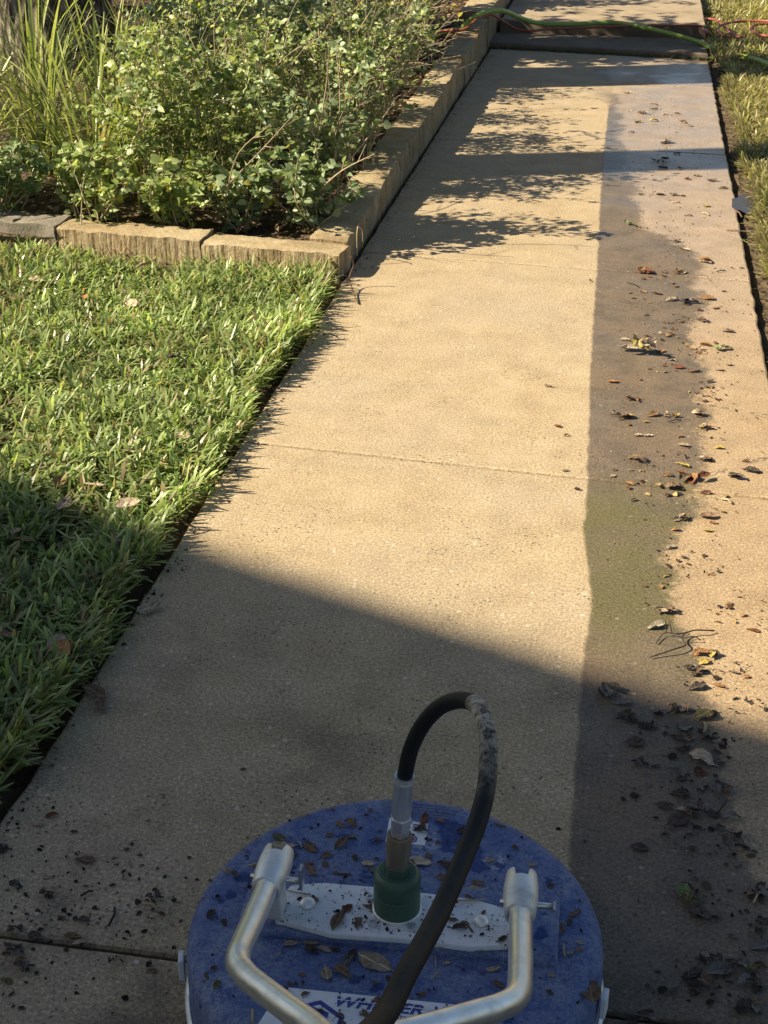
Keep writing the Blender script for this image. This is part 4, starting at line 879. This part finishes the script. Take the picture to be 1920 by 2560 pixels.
def place_word(x, y, marks):
    best = min((math.hypot(x - mx, y - my), n, mx, my) for n, mx, my in marks)
    d, n, mx, my = best; w = math.degrees(math.atan2(y - my, x - mx)) % 360
    return ['right of', 'back right of', 'behind', 'back left of', 'left of', 'front left of', 'in front of', 'front right of'][int(((w + 22.5) % 360) // 45)] + ' ' + n, d
# --- on the deck: (x, y, length) in two enlarged survey sheets of the photo, colour letter
K = dict(t='tan', b='brown', d='dark', r='red', o='orange', y='yellow', l='olive', c='cream', g='green', e='grey')
deckA = [(715,365,105,'l',20),(740,425,140,'t',5),(775,480,120,'d',2),(930,430,110,'b',21),(1130,270,75,'b',1),(1210,265,90,'b',4),(1065,345,60,'b',2),(1150,400,125,'b',7),(1220,355,50,'l',3),(1395,375,65,'d',8),(1040,485,85,'b',1),(1030,545,60,'b',9),(1235,500,60,'d',2),(1330,540,90,'t',20),(1358,582,62,'l',3),(1345,170,48,'b',1),(550,550,55,'b',3),(350,600,75,'t',4),(405,612,70,'d',6),(935,640,115,'b',5),(915,545,75,'b',8),(240,890,95,'d',1),(330,945,60,'d',2),(790,1005,95,'t',7),(930,1085,105,'t',21),(1025,1130,90,'t',3),(935,1145,100,'d',4),(1105,1080,60,'d',6),(1220,1105,80,'d',9),(1375,1225,232,'t',22),(1040,1300,120,'t',20),(1195,1215,115,'e',4),(1150,1290,135,'b',1),(870,1305,52,'b',3),(1470,1340,75,'d',7),(235,1320,85,'l',21),(280,1375,85,'l',3),(260,1260,55,'d',2),(340,1480,45,'r',1),(735,1430,95,'d',4),(895,1440,62,'b',2),(1180,855,95,'r',10),(1330,840,85,'b',11),(1120,940,155,'b',7),(1260,950,100,'b',8),(960,790,60,'b',2),(1310,1580,82,'b',5),(1140,1590,60,'b',1),(895,1540,52,'b',3),(1000,1560,52,'d',2),(1400,1490,72,'b',4),(1150,1640,52,'b',6),(785,1370,45,'d',9),(875,1360,42,'d',1)]
deckB = [(280,235,105,'r',5),(380,238,42,'o',3),(270,275,52,'b',1),(255,315,85,'d',4),(240,530,150,'c',10),(310,490,55,'b',2),(430,560,125,'d',7),(410,640,95,'b',8),(540,310,75,'d',1),(525,400,62,'d',2),(735,515,58,'t',20),(1030,545,58,'t',3),(910,430,55,'d',6),(610,740,155,'c',21),(650,675,85,'b',5),(575,810,62,'b',1),(690,875,48,'r',3),(475,930,72,'b',8),(560,955,62,'b',2),(520,985,85,'d',4),(390,1060,75,'d',9),(625,1090,62,'b',20),(675,1090,62,'b',1),(725,1090,58,'b',3),(820,1060,80,'d',11),(435,1170,52,'t',20),(760,1175,85,'t',5),(790,1375,85,'b',8),(265,1445,62,'b',1),(540,1545,82,'b',4),(335,1610,145,'b',7),(1155,690,58,'d',2),(1320,885,85,'b',5),(1285,945,65,'d',1),(1220,990,92,'b',10),(1415,970,40,'d',3),(1355,1085,48,'t',20),(1350,1130,50,'o',3),(1290,1155,52,'t',21),(1160,1310,52,'t',20),(1145,1430,58,'d',2),(1430,1430,200,'b',12),(1195,1175,44,'b',1)]
marks = [('the green swivel', SX + CX, SY + CY), ('the left yoke', -0.342, 1.27), ('the right yoke', -0.056, 1.27), ('the front label', -0.21, 1.13), ('the small rear label', -0.217, 1.46), ('the raised pad', -0.02, 1.29), ('the left rim', -0.44, 1.25), ('the right rim', 0.03, 1.25), ('the left bolt', -0.30, 1.28), ('the right bolt', -0.11, 1.28)]
for S, ox, oy in ((deckA, 440, 1960), (deckB, 960, 1960)):
    for (cx, cy, ln, k, v) in S:
        px, py = ox + cx / 2.765, oy + cy / 2.765; p = spot(px, py, ZD); z = deck_z(p.x, p.y); p = spot(px, py, z + 0.003); p.z = deck_z(p.x, p.y); L = ln / 2.765 * depth(p) / FPX
        size = 'large ' if L > 0.024 else 'small ' if L < 0.0125 else ''
        shp = 'flat oval' if v >= 20 else 'curled' if v in (5, 7, 10, 12) else 'crumpled'
        where = 'on the white plate ' if z > ZP + 0.005 else ''
        rz = rnd.uniform(-0.6, 0.6) if (k in 'ct' or v >= 20) else rnd.uniform(0, 6.28)
        if (cx, cy) == (1040, 1300): rz = 1.9
        if (cx, cy) == (1195, 1215): rz = 1.2
        if (cx, cy) == (1430, 1430): rz = 1.75
        if (cx, cy) == (610, 740): rz = 0.45
        pw, pd = place_word(p.x, p.y, marks); pend.append((put_leaf(p, L * 1.18, K[k], rz, f'{size}{CN[K[k]]} {shp} leaf {where}{pw}'.replace('reddish brown', 'reddish'), 'dead leaves on the blue deck', v, 0.8), pd))
# twigs and straws on the deck
def stick(pts, r_, mat, name, label, group=None, n=5, cat='twig'):
    b = MB(); c0 = Vector(pts[0]); b.tube([Vector(p) - c0 for p in pts], r_, n); o = b.build(name, M[mat], smooth=True, loc=c0); tag(o, label, cat, group); return o
def dk(cx, cy, ox, z=0.003): p = spot(ox + cx / 2.765, 1960 + cy / 2.765, ZD + z); p.z = deck_z(p.x, p.y) + 0.002; return p
for a, c, ox, mt, rr, lb in (((1085, 612), (1212, 625), 440, 'twig', 0.0014, 'thin twig on the deck behind the white plate'), ((497, 570), (560, 603), 440, 'straw', 0.0012, 'pale straw beside the left handle yoke'), ((760, 828), (935, 862), 440, 'stem', 0.0010, 'fine stalk on the left half of the white plate'),
                             ((470, 900), (700, 893), 960, 'stem', 0.0012, 'thin straw on the right half of the white plate'), ((535, 1055), (608, 1118), 960, 'twig', 0.0014, 'short twig at the front edge of the white plate'), ((765, 255), (838, 298), 960, 'twig', 0.0014, 'dark twig near the back rim of the deck'),
                             ((1245, 1110), (1248, 1190), 960, 'straw', 0.0014, 'pale curved stalk beside the raised pad'), ((358, 1180), (360, 1270), 960, 'straw', 0.0007, 'fine upright bristle in front of the plate'), ((335, 1340), (385, 1285), 960, 'straw', 0.0008, 'fine pale bristle on the front half of the deck'),
                             ((838, 398), (868, 440), 440, 'straw', 0.0009, 'short pale bristle near the oval leaf'), ((530, 1560), (528, 1650), 440, 'stem', 0.0017, 'upright stalk against the left handle tube'), ((695, 1190), (722, 1150), 440, 'straw', 0.0007, 'tiny bristle by the left handle tube')):
    p, q = dk(*a, ox), dk(*c, ox); m_ = (p + q) / 2 + Vector((rnd.uniform(-1, 1), rnd.uniform(-1, 1), 0)) * 0.002; stick([p, m_, q], rr, mt, 'twig', lb)

# --- on the walk: survey sheets with origin / scale
sheets = [
 (1360, 640, 2.911, [(740,115,120,'r','c'),(990,118,90,'t','c'),(1180,42,95,'t','l'),(720,256,55,'o','l'),(820,272,75,'b','l'),(930,315,105,'t','l'),(1050,335,130,'d','c'),(1190,305,110,'o','l'),(1160,470,85,'b','c'),(840,692,90,'o','l'),(940,755,62,'t','l'),(985,806,85,'r','l'),(1090,832,95,'b','l'),(1180,645,92,'o','l'),(1350,786,62,'t','l'),(1280,826,62,'t','l'),(1210,910,62,'d','l'),(505,910,85,'o','l'),(650,1042,95,'r','c'),(545,1156,155,'b','c'),(632,1156,62,'y','l'),(800,1152,105,'o','l'),(925,1162,105,'t','c'),(1150,1152,120,'b','c'),(745,1202,48,'y','l'),(1170,1256,125,'t','c'),(688,1300,62,'t','l'),(758,1300,70,'t','l'),(690,1488,165,'b','l'),(650,1462,90,'y','l'),(1020,1372,95,'t','l'),(1280,1392,72,'y','l'),(1010,1517,105,'y','l'),(910,1592,65,'o','l'),(1085,1602,195,'r','c'),(1180,1482,105,'b','c'),(1510,1562,125,'d','l'),(1385,1602,120,'d','c'),(940,1672,125,'b','l'),(1180,1716,85,'r','l'),(155,1556,55,'b','l'),(245,1692,55,'d','l'),(35,942,60,'b','l'),(100,1232,62,'r','l'),(165,1300,42,'r','l'),(500,1592,62,'t','l'),(620,1646,72,'o','l'),(1000,1906,110,'t','c'),(1200,1893,135,'b','l'),(1235,1936,65,'o','l'),(960,1988,72,'o','l'),(1200,1994,80,'y','l'),(925,2116,85,'c','l'),(1025,2192,62,'d','l'),(560,1040,0,'d','l'),(745,425,45,'d','l'),(1310,252,40,'d','l'),(1250,375,60,'o','l'),(1340,545,85,'b','l')]),
 (1400, 1500, 2.087, [(500,136,105,'c','l'),(545,50,110,'b','c'),(1005,152,72,'r','l'),(765,282,125,'o','c'),(755,318,75,'y','l'),(705,368,95,'d','c'),(830,440,58,'o','l'),(905,372,58,'b','l'),(975,395,45,'o','l'),(265,470,155,'d','c'),(330,532,95,'e','l'),(720,452,105,'d','l'),(345,622,135,'d','c'),(450,652,85,'d','l'),(640,582,110,'d','c'),(765,602,140,'l','l'),(650,668,85,'e','l'),(390,742,105,'d','l'),(620,716,65,'d','l'),(670,722,65,'b','l'),(775,722,85,'d','c'),(640,772,85,'d','l'),(740,826,150,'t','l'),(830,852,62,'d','l'),(735,896,75,'r','l'),(595,874,55,'e','l'),(410,842,95,'d','c'),(500,862,50,'d','l'),(465,956,45,'e','l'),(635,926,62,'d','l'),(735,982,52,'e','l'),(850,982,95,'d','c'),(630,1012,105,'d','l'),(545,1072,95,'d','l'),(640,1097,82,'t','l'),(710,1102,105,'d','c'),(615,1148,125,'d','l'),(800,1112,75,'d','l'),(900,1132,85,'e','l'),(550,1222,45,'d','l'),(680,1217,45,'d','l'),(835,1187,62,'d','l'),(915,1217,62,'d','l'),(415,1287,95,'d','l'),(940,1282,75,'d','c'),(995,1327,55,'d','l'),(925,1372,55,'e','l'),(725,1632,140,'d','l'),(1010,1525,120,'d','c'),(1060,1672,95,'d','l'),(1045,1802,115,'e','l'),(780,1852,115,'d','c'),(830,1932,150,'e','l'),(905,1892,105,'d','c'),(1000,1912,82,'l','l'),(700,1972,170,'d','c'),(980,1992,130,'d','c'),(970,2132,135,'d','c'),(400,2185,150,'d','c')]),
 (1500, 80, 3.567, [(265,702,55,'t','l'),(365,722,95,'t','c'),(480,790,72,'y','l'),(335,802,65,'l','c'),(580,732,62,'t','l'),(690,722,65,'b','l'),(740,806,72,'o','l'),(805,836,55,'o','l'),(480,684,68,'d','l'),(280,892,65,'b','l'),(600,982,130,'b','c'),(690,1076,65,'d','l'),(500,1142,85,'d','l'),(580,1132,92,'d','c'),(560,1206,92,'d','l'),(715,1216,65,'d','c'),(540,1446,82,'d','l'),(650,1450,75,'b','c'),(740,1456,50,'d','l'),(365,1444,52,'d','l'),(955,1550,72,'y','l'),(680,1866,75,'d','c'),(760,1932,110,'t','l'),(945,2046,115,'o','l'),(240,540,70,'t','l'),(780,1310,60,'b','c'),(1000,1325,80,'b','c'),(1100,1390,80,'b','c'),(870,1280,70,'b','l')]),
 (0, 1900, 2.592, [(250,412,72,'t','l'),(335,352,85,'r','l'),(480,457,52,'d','l'),(550,642,135,'b','l'),(300,752,62,'t','l'),(820,572,42,'d','l'),(905,606,42,'d','l'),(95,806,95,'d','c'),(300,862,95,'d','c'),(1000,892,105,'d','c'),(1045,986,52,'r','l'),(540,1027,82,'d','l'),(400,1016,52,'b','l'),(100,1092,95,'d','c'),(470,1142,120,'b','l'),(510,1175,85,'t','l'),(225,1132,105,'d','l'),(155,1332,125,'d','c'),(90,1232,125,'d','c'),(40,1422,95,'l','l'),(25,582,95,'d','c'),(985,1356,75,'b','l'),(1575,50,45,'r','l')])]
wm = [('the blue cleaner', CX, CY), ('the pale bunch', 0.03, 3.72), ('the stone corner', -0.83, 4.15), ('the branched twig', 0.13, 2.25), ('the near joint', 0.0, 2.85), ('the farther joint', 0.1, 4.38), ('the shadow band', 0.15, 5.85), ('the shadow edge', 0.15, 2.1), ('the far shadow', 0.1, 7.4), ('the bright puddle', 0.43, 5.26), ('the right edge', 0.38, 3.0), ('the crumpled leaf', 0.155, 1.86), ('the lawn edge', -0.8, 1.6), ('the left joint', -0.6, 1.32)]
seen = set()
for (ox, oy, sc, items) in sheets:
    for (cx, cy, ln, k, ty) in items:
        if ln < 5: continue
        p = spot(ox + cx / sc, oy + cy / sc, 0.004); p.z = 0.001
        L = ln / sc * depth(p) / FPX; pw, pd = place_word(p.x, p.y, wm); far = p.y > 4.5
        size = 'large ' if L > 0.045 else 'small ' if L < 0.024 else ''
        if ty == 'l':
            v = rnd.randrange(14); pend.append((put_leaf(p, L * 1.05, K[k], rnd.uniform(-0.7, 0.7) + (math.pi if rnd.random() < 0.5 else 0), f'{size}{CN[K[k]]} leaf on the walk {pw}', 'fallen leaves on the walk', v, 1.0 if k != 'c' else 1.5), pd))
        else:
            e = empty('leaf_clump', p); tag(e, f'{size}clump of {CN[K[k]]} leaves {pw}', 'leaf clump', 'wet leaf clumps on the walk'); pend.append((e, pd))
            alt = {'d': 'ddbe', 'r': 'rrbo', 't': 'tbyo', 'b': 'bdtb', 'l': 'llgt', 'o': 'obdy'}[k]
            for q in range(5):
                s_ = L * rnd.uniform(0.38, 0.65); put_leaf(Vector((rnd.uniform(-0.4, 0.4) * L, rnd.uniform(-0.26, 0.26) * L, 0.002 * q)), s_ * 1.15, K[alt[q % 4]], rnd.uniform(0, 6.28), None, None, None, 0.9, 'leaf', e, rnd.uniform(-0.3, 0.3))
            b = MB(); b.tube([(-L * 0.4, rnd.uniform(-0.1, 0.1) * L, 0.004), (0, rnd.uniform(-0.1, 0.1) * L, 0.006), (L * 0.55, rnd.uniform(-0.2, 0.2) * L, 0.003)], 0.0012, 4); b.build('stalk', M['dark_twig'], e)
# the bunch of pale torn leaves on the wet strip
p = spot(1360 + 672 / 2.911, 640 + 700 / 2.911, 0.003); e = empty('leaf_bunch', p); tag(e, 'bunch of pale yellow-green torn leaves lying on the wet strip', 'leaf bunch')
for q, (dx, dy, s_, rz, k) in enumerate(((-0.02, 0.012, 0.05, 0.4, 'cream'), (0.012, 0.02, 0.045, 2.2, 'cream'), (0.02, -0.004, 0.04, -0.6, 'yellow'), (-0.012, -0.01, 0.045, 3.6, 'cream'), (0.0, 0.0, 0.05, 1.2, 'yellow'), (0.03, -0.014, 0.04, 0.1, 'cream'), (-0.03, 0.0, 0.04, 2.9, 'cream'), (0.035, -0.035, 0.04, -0.9, 'dark'))):
    put_leaf(Vector((dx, dy, 0.004 + 0.004 * q)), s_, k, rz, None, None, q, 1.3, 'leaf', e, rnd.uniform(-0.6, 0.6))
# green sprigs
for (px, py, qx, qy, lb) in ((1565, 558, 1600, 568, 'small green leaf sprig on the far wet concrete'), (1360 + 1250 / 2.911, 640 + 680 / 2.911, 1360 + 1370 / 2.911, 640 + 668 / 2.911, 'olive green sprig on the right side of the walk'), (1400 + 640 / 2.087, 1500 + 1525 / 2.087, 1400 + 690 / 2.087, 1500 + 1590 / 2.087, 'green-tipped sprig with dark leaf right of the cleaner')):
    a, c = spot(px, py, 0.004), spot(qx, qy, 0.004); e = empty('green_sprig', a); tag(e, lb, 'sprig'); d = c - a; b = MB(); b.tube([(0, 0, 0.003), tuple(d * 0.5 + Vector((0, 0, 0.008))), tuple(d)], 0.0013, 5); b.build('stem', M['leaf_olive'], e)
    w = math.atan2(d.y, d.x)
    for q in range(4): put_leaf(d * (0.05 + 0.22 * q) + Vector((0, 0, 0.003)), 0.026 + 0.006 * (q == 0), 'green' if q < 2 else 'olive', w + (0.7 if q % 2 else -0.8) + 3.1 * (q == 0), None, None, q, 0.9, 'leaf', e)
# the branched dark twig in the sun near the shadow edge
e0 = spot(1400 + 640 / 2.087, 1500 + 200 / 2.087, 0.006); tw = empty('branched_twig', e0); tag(tw, 'thin dark branched twig lying at the edge of the house shadow', 'twig')
def tp(cx, cy, z=0.006): return spot(1400 + cx / 2.087, 1500 + cy / 2.087, z) - e0
for pts, rr in (([(805, 160, .006), (740, 157, .012), (690, 160, .012), (645, 180, .01), (640, 210, .008), (655, 235, .01), (600, 255, .012), (540, 275, .008), (470, 298, .004)], 0.0014), ([(690, 160, .012), (620, 175, .010), (555, 170, .008), (530, 185, .006), (500, 225, .004)], 0.001), ([(555, 170, .008), (550, 135, .02), (548, 110, .03)], 0.001), ([(585, 172, .009), (575, 130, .025), (572, 108, .03)], 0.001), ([(645, 200, .01), (700, 190, .014), (735, 210, .006)], 0.0011)):
    b = MB(); b.tube(catmull([tp(*q) for q in pts], 3), rr, 5); b.build('twig_branch', M['dark_twig'], tw, smooth=True)
# reddish forked twig at the stone corner
e0 = spot(640 + 605 / 2.592, 300 + 1020 / 2.592, 0.03); tw = empty('forked_twig', e0); tag(tw, 'thin reddish forked twig sticking out at the stone corner', 'twig')
def tq(cx, cy, z): return spot(640 + cx / 2.592, 300 + cy / 2.592, z) - e0
for pts, rr in (([(615, 885, .10), (632, 940, .07), (605, 1020, .035), (628, 1108, .012), (662, 1190, .004)], 0.0022), ([(605, 1020, .035), (570, 1050, .03), (540, 1078, .015)], 0.0016), ([(605, 1020, .035), (560, 1003, .045)], 0.0013)):
    b = MB(); b.tube(catmull([tq(*q) for q in pts], 4), rr, 5); b.build('twig_branch', M['twig'], tw, smooth=True)
# pale runners hanging over the path face of the edging
for k, (pts, lb) in enumerate(((((640, 690, .12), (644, 740, .10), (640, 820, .06), (632, 880, .03)), 'dry pale runner hanging over the edging near the corner'), (((660, 690, .13), (688, 715, .11), (692, 770, .07), (678, 825, .03)), 'second dry pale runner hanging over the edging near the corner'))):
    P = [spot(640 + a / 2.592, 300 + c / 2.592, z) for a, c, z in pts]; P = [Vector((max(q.x, XL + 0.012), q.y, q.z)) for q in P]; stick(catmull(P, 4), 0.0018, 'straw', 'dry_runner', lb, cat='stalk')
for a, c, mt, rr, lb, ox, oy, sc in (((1290, 1765), (1365, 1800), 'straw', 0.0022, 'pale stick by the right end of the joint', 1360, 640, 2.911), ((600, 192), (690, 225), 'dark_twig', 0.0016, 'dark twig near the second joint', 1360, 640, 2.911), ((1255, 113), (1320, 106), 'dark_twig', 0.0018, 'dark twig near the right walk edge', 1360, 640, 2.911), ((900, 1205), (1000, 1195), 'dark_twig', 0.0016, 'dark twig among the leaves on the wet strip', 1360, 640, 2.911),
        ((965, 1415), (1030, 1470), 'twig', 0.0012, 'fine brown stalk above the reddish leaf clump', 1360, 640, 2.911), ((755, 640), (752, 690), 'straw', 0.0028, 'short pale stick in the shaded leaf trail', 1400, 1500, 2.087), ((560, 590), (640, 555), 'dark_twig', 0.0012, 'curved dark stalk at the head of the shaded trail', 1400, 1500, 2.087), ((870, 1040), (825, 1110), 'dark_twig', 0.0015, 'thin dark stalk in the shaded leaf trail', 1400, 1500, 2.087), ((960, 1530), (1085, 1510), 'dark_twig', 0.0018, 'dark twig at the right edge beside the cleaner', 1400, 1500, 2.087), ((1025, 1530), (1010, 1580), 'straw', 0.0016, 'pale stalk at the right edge beside the cleaner', 1400, 1500, 2.087),
        ((905, 895), (985, 930), 'straw', 0.0013, 'pale straw left of the blue cleaner', 0, 1900, 2.592), ((920, 925), (1022, 978), 'straw', 0.0013, 'second pale straw left of the blue cleaner', 0, 1900, 2.592), ((742, 955), (705, 1075), 'dark_twig', 0.0018, 'dark twig on the shaded slab left of the cleaner', 0, 1900, 2.592), ((520, 880), (600, 850), 'dark_twig', 0.0016, 'short dark twig on the near left slab', 0, 1900, 2.592), ((450, 640), (520, 650), 'dark_twig', 0.002, 'dark twig on the far wet concrete', 1500, 80, 3.567), ((910, 1610), (970, 1632), 'straw', 0.0025, 'pale stick on the far right of the walk', 1500, 80, 3.567), ((635, 1520), (715, 1520), 'straw', 0.0022, 'yellow straw on the far wet concrete', 1500, 80, 3.567), ((750, 1636), (825, 1638), 'twig', 0.0022, 'brown twig on the far wet concrete', 1500, 80, 3.567), ((1130, 1765), (1330, 1790), 'twig', 0.002, 'brown twig below the bright puddle', 1500, 80, 3.567), ((1210, 1590), (1265, 1650), 'twig', 0.003, 'brown stick in the trench above the puddle', 1500, 80, 3.567)):
    p, q = spot(ox + a[0] / sc, oy + a[1] / sc, 0.004), spot(ox + c[0] / sc, oy + c[1] / sc, 0.004); stick([p, (p + q) / 2 + Vector((0.003, 0.004, 0.002)), q], rr, mt, 'twig', lb, 'loose twigs and straws on the walk')
# crumbs too small to pick apart
def crumbs(name, n, fx, label, smin, smax, z, palette):
    r = np.random.RandomState(len(label)); pts = fx(r, n); P = np.concatenate([pts, np.full((len(pts), 1), z)], 1) if pts.shape[1] == 2 else pts
    n = len(P); L = smin + (smax - smin) * r.rand(n) ** 2.2; u = r.randint(0, len(palette), n); c = np.array(palette)[u] * r.uniform(0.7, 1.2, (n, 1))
    V, F, C = leaf_cloud(P, np.stack([r.normal(0, 1, n), r.normal(0, 1, n), r.normal(0, 0.2, n)], 1), np.stack([r.normal(0, 0.4, n), r.normal(0, 0.4, n), np.ones(n)], 1), L, L * r.uniform(0.4, 0.9, n), c)
    tag(link(name, np_mesh(name, V, F, C, M['litter'])), label, 'debris', kind='stuff')
def deck_pts(r, n):
    a = r.uniform(0, 2 * math.pi, n); q = 0.245 * np.sqrt(r.rand(n)); x, y = CX + q * np.cos(a), CY + q * np.sin(a)
    return np.stack([x, y, np.array([deck_z(u, v) + 0.0012 for u, v in zip(x, y)])], 1)
DP = [(0.03, 0.022, 0.016), (0.07, 0.045, 0.03), (0.13, 0.09, 0.06), (0.02, 0.016, 0.013)]
crumbs('deck_crumbs', 420, deck_pts, 'tiny dark leaf crumbs scattered over the blue deck', 0.0018, 0.0085, 0, DP)
def plate_pts(r, n): x, y = CX + r.uniform(-0.14, 0.145, n), CY + r.uniform(-0.045, 0.03, n); return np.stack([x, y, np.full(n, ZT + 0.0012)], 1)
crumbs('plate_crumbs', 330, plate_pts, 'black specks of dirt on the white mounting plate', 0.0012, 0.005, 0, DP)
def label_pts(r, n): x, y = CX + r.uniform(-0.11, 0.11, n), r.uniform(1.09, 1.168, n); return np.stack([x, y, np.full(n, ZD + 0.0025)], 1)
crumbs('label_crumbs', 120, label_pts, 'specks of dirt on the white front label', 0.0012, 0.004, 0, DP)
def right_pts(r, n):
    y = r.uniform(1.1, 7.4, n); x = np.clip(r.normal(0.20, 0.10, n), -0.02, 0.39); ok = (fnoise(x * 2.5, y, 2.6, 1.5) + r.normal(0, 0.12, n)) > 0.0; return np.stack([x, y], 1)[ok]
crumbs('walk_crumbs', 1500, right_pts, 'tiny leaf crumbs strewn along the wet right side of the walk', 0.003, 0.011, 0.0015, DP + [(0.20, 0.12, 0.06)])
def left_pts(r, n):
    x = np.clip(r.normal(-0.68, 0.12, n), -0.82, -0.4); y = r.normal(1.36, 0.12, n); return np.stack([x, y], 1)
def trail_pts(r, n):
    t = r.rand(n); x = 0.10 + 0.16 * r.rand(n) + 0.05 * np.sin(t * 9); y = 1.35 + 0.85 * t; ok = fnoise(x, y, 14, 4.0) + r.normal(0, 0.1, n) > 0.05; return np.stack([x, y], 1)[ok]
crumbs('trail_crumbs', 620, trail_pts, 'mat of wet leaf scraps in the shaded trail right of the cleaner', 0.004, 0.02, 0.003, [(0.04, 0.03, 0.022), (0.08, 0.06, 0.045), (0.14, 0.11, 0.085), (0.03, 0.024, 0.018)])
def strip_pts(r, n):
    t = r.rand(n); y = 2.2 + 2.3 * t; x = 0.20 + r.normal(0, 0.075, n); ok = fnoise(x * 1.5, y, 7, 9.0) + r.normal(0, 0.08, n) > 0.16; return np.stack([x, y], 1)[ok]
crumbs('strip_crumbs', 1100, strip_pts, 'brown and orange leaf scraps on the sunny wet strip', 0.005, 0.02, 0.003, [(0.16, 0.08, 0.04), (0.26, 0.15, 0.07), (0.09, 0.05, 0.03), (0.05, 0.035, 0.025), (0.38, 0.27, 0.12)])
crumbs('walk_crumbs', 420, left_pts, 'black crumbs and dirt on the near left slab', 0.002, 0.011, 0.0015, [(0.02, 0.017, 0.014), (0.05, 0.037, 0.027)])
def edge_pts(r, n): return np.stack([XL + np.abs(r.normal(0, 0.02, n)), r.uniform(1.4, 8.4, n)], 1)
crumbs('walk_crumbs', 700, edge_pts, 'dirt and leaf bits gathered along the left edge of the walk', 0.003, 0.012, 0.0015, DP)
def trench_pts(r, n): return np.stack([XR + 0.005 + np.abs(r.normal(0.03, 0.03, n)), r.uniform(3.0, 8.3, n)], 1)
crumbs('trench_crumbs', 700, trench_pts, 'brown leaf bits in the right edging trench', 0.006, 0.025, -0.04, DP + [(0.30, 0.18, 0.09)])
# dead leaves caught in the lawn
lv = [(460, 1090, 't'), (150, 1205, 'o'), (320, 1262, 't'), (540, 1100, 't') if False else (285, 1350, 'b'), (60, 1355, 'l'), (160, 1262, 't'), (20, 1500, 'b'), (250, 1520, 'b'), (240, 1595, 'b'), (15, 1590, 'b'), (140, 1605, 't'), (155, 1625, 'o'), (230, 1700, 'b'), (248, 1735, 'b'), (75, 1870, 'e'), (370, 1495, 't'), (380, 720, 'd') if False else (436, 900, 'd'), (230, 1215, 't'), (40, 1330, 't'), (318, 1130, 't'), (330, 760, 't'), (210, 745, 'o'), (90, 700, 't'), (45, 745, 'b'), (360, 665, 't'), (480, 690, 't')]
lm = [('the shadow line', -1.1, 2.65), ('the stone edging', -1.4, 4.1), ('the walk edge', -0.9, 1.9), ('the picture edge', -1.2, 2.2), ('the sunny middle', -1.3, 3.3)]
for i, (px, py, k) in enumerate(lv):
    p = spot(px, py, 0.035 if py < 1450 else 0.03); L = rnd.uniform(0.035, 0.06); edge_ = p.x > -0.89
    if edge_: p.z = 0.006
    pw, pd = place_word(p.x, p.y, lm); pend.append((put_leaf(p, L, K[k], rnd.uniform(0, 6.28), f'{CN[K[k]]} dead leaf in the left lawn {pw}', 'dead leaves in the left lawn', None, 0.8, tilt=rnd.uniform(-0.4, 0.4)), pd))

by = {}
for o, d in pend: by.setdefault(o['label'], []).append((d, o))
NTH = ['nearest', 'second nearest', 'third nearest', 'fourth nearest', 'fifth nearest', 'sixth nearest', 'seventh nearest', 'eighth nearest']
for lb, q in by.items():
    if len(q) > 1:
        for i, (d, o) in enumerate(sorted(q, key=lambda a: a[0])): o['label'] = lb + ', ' + NTH[min(i, 7)]

# ================================================================== HOSES ON THE FAR WALK
def wp(cx, cy, z): return spot(1120 + cx / 2.074, cy / 2.074, z)
P = [Vector((-3.0, 9.2, 0.16)), spot(283, 87, 0.19), spot(347, 71, 0.2), spot(424, 58, 0.2), spot(536, 48, 0.2), spot(700, 55, 0.16), spot(900, 70, 0.15), spot(1050, 85, 0.16), wp(60, 150, 0.17), wp(85, 130, 0.2), wp(150, 82, 0.25), wp(230, 54, 0.262), wp(300, 60, 0.24), wp(380, 95, 0.17), wp(480, 122, 0.12), wp(620, 127, 0.113), wp(850, 118, 0.114), wp(980, 135, 0.11), wp(1150, 175, 0.085), wp(1290, 215, 0.055), wp(1400, 260, 0.035), wp(1500, 285, 0.02), wp(1600, 310, 0.045), wp(1659, 335, 0.05), wp(1760, 375, 0.05)]
b = MB(); b.tube(catmull(P, 8), 0.0135, 12); tag(b.build('garden_hose', M['lime_hose'], smooth=True), 'lime green hose running from the bed across the far step', 'hose')
P = [Vector((-1.5, 7.9, 0.14)), spot(1050, 108, 0.15), spot(1105, 78, 0.17), wp(85, 150, 0.2), wp(150, 100, 0.235), wp(200, 78, 0.24), wp(240, 82, 0.225), wp(300, 120, 0.15), wp(360, 152, 0.108), wp(430, 160, 0.106), wp(540, 150, 0.106), wp(800, 140, 0.108), wp(1000, 134, 0.108), wp(1180, 133, 0.107), wp(1290, 132, 0.105)]
for cx, cy, rx, ry, n0, n1 in ((1375, 135, 62, 38, 3.3, 9.0),): pass
coil = [(1330, 150), (1355, 172), (1330, 160), (1313, 120), (1345, 98), (1400, 108), (1430, 135), (1470, 175), (1520, 192), (1420, 182), (1400, 150), (1430, 125), (1510, 112), (1600, 108), (1700, 115), (1760, 140), (1700, 185), (1620, 180), (1570, 150), (1600, 128), (1680, 122), (1800, 130)]
P += [wp(x, y, 0.085 + 0.004 * (i % 3)) for i, (x, y) in enumerate(coil)]
b = MB(); b.tube(catmull(P, 8), 0.0075, 10); tag(b.build('red_hose', M['red_hose'], smooth=True), 'thin reddish hose along the step with loops on the right grass', 'hose')
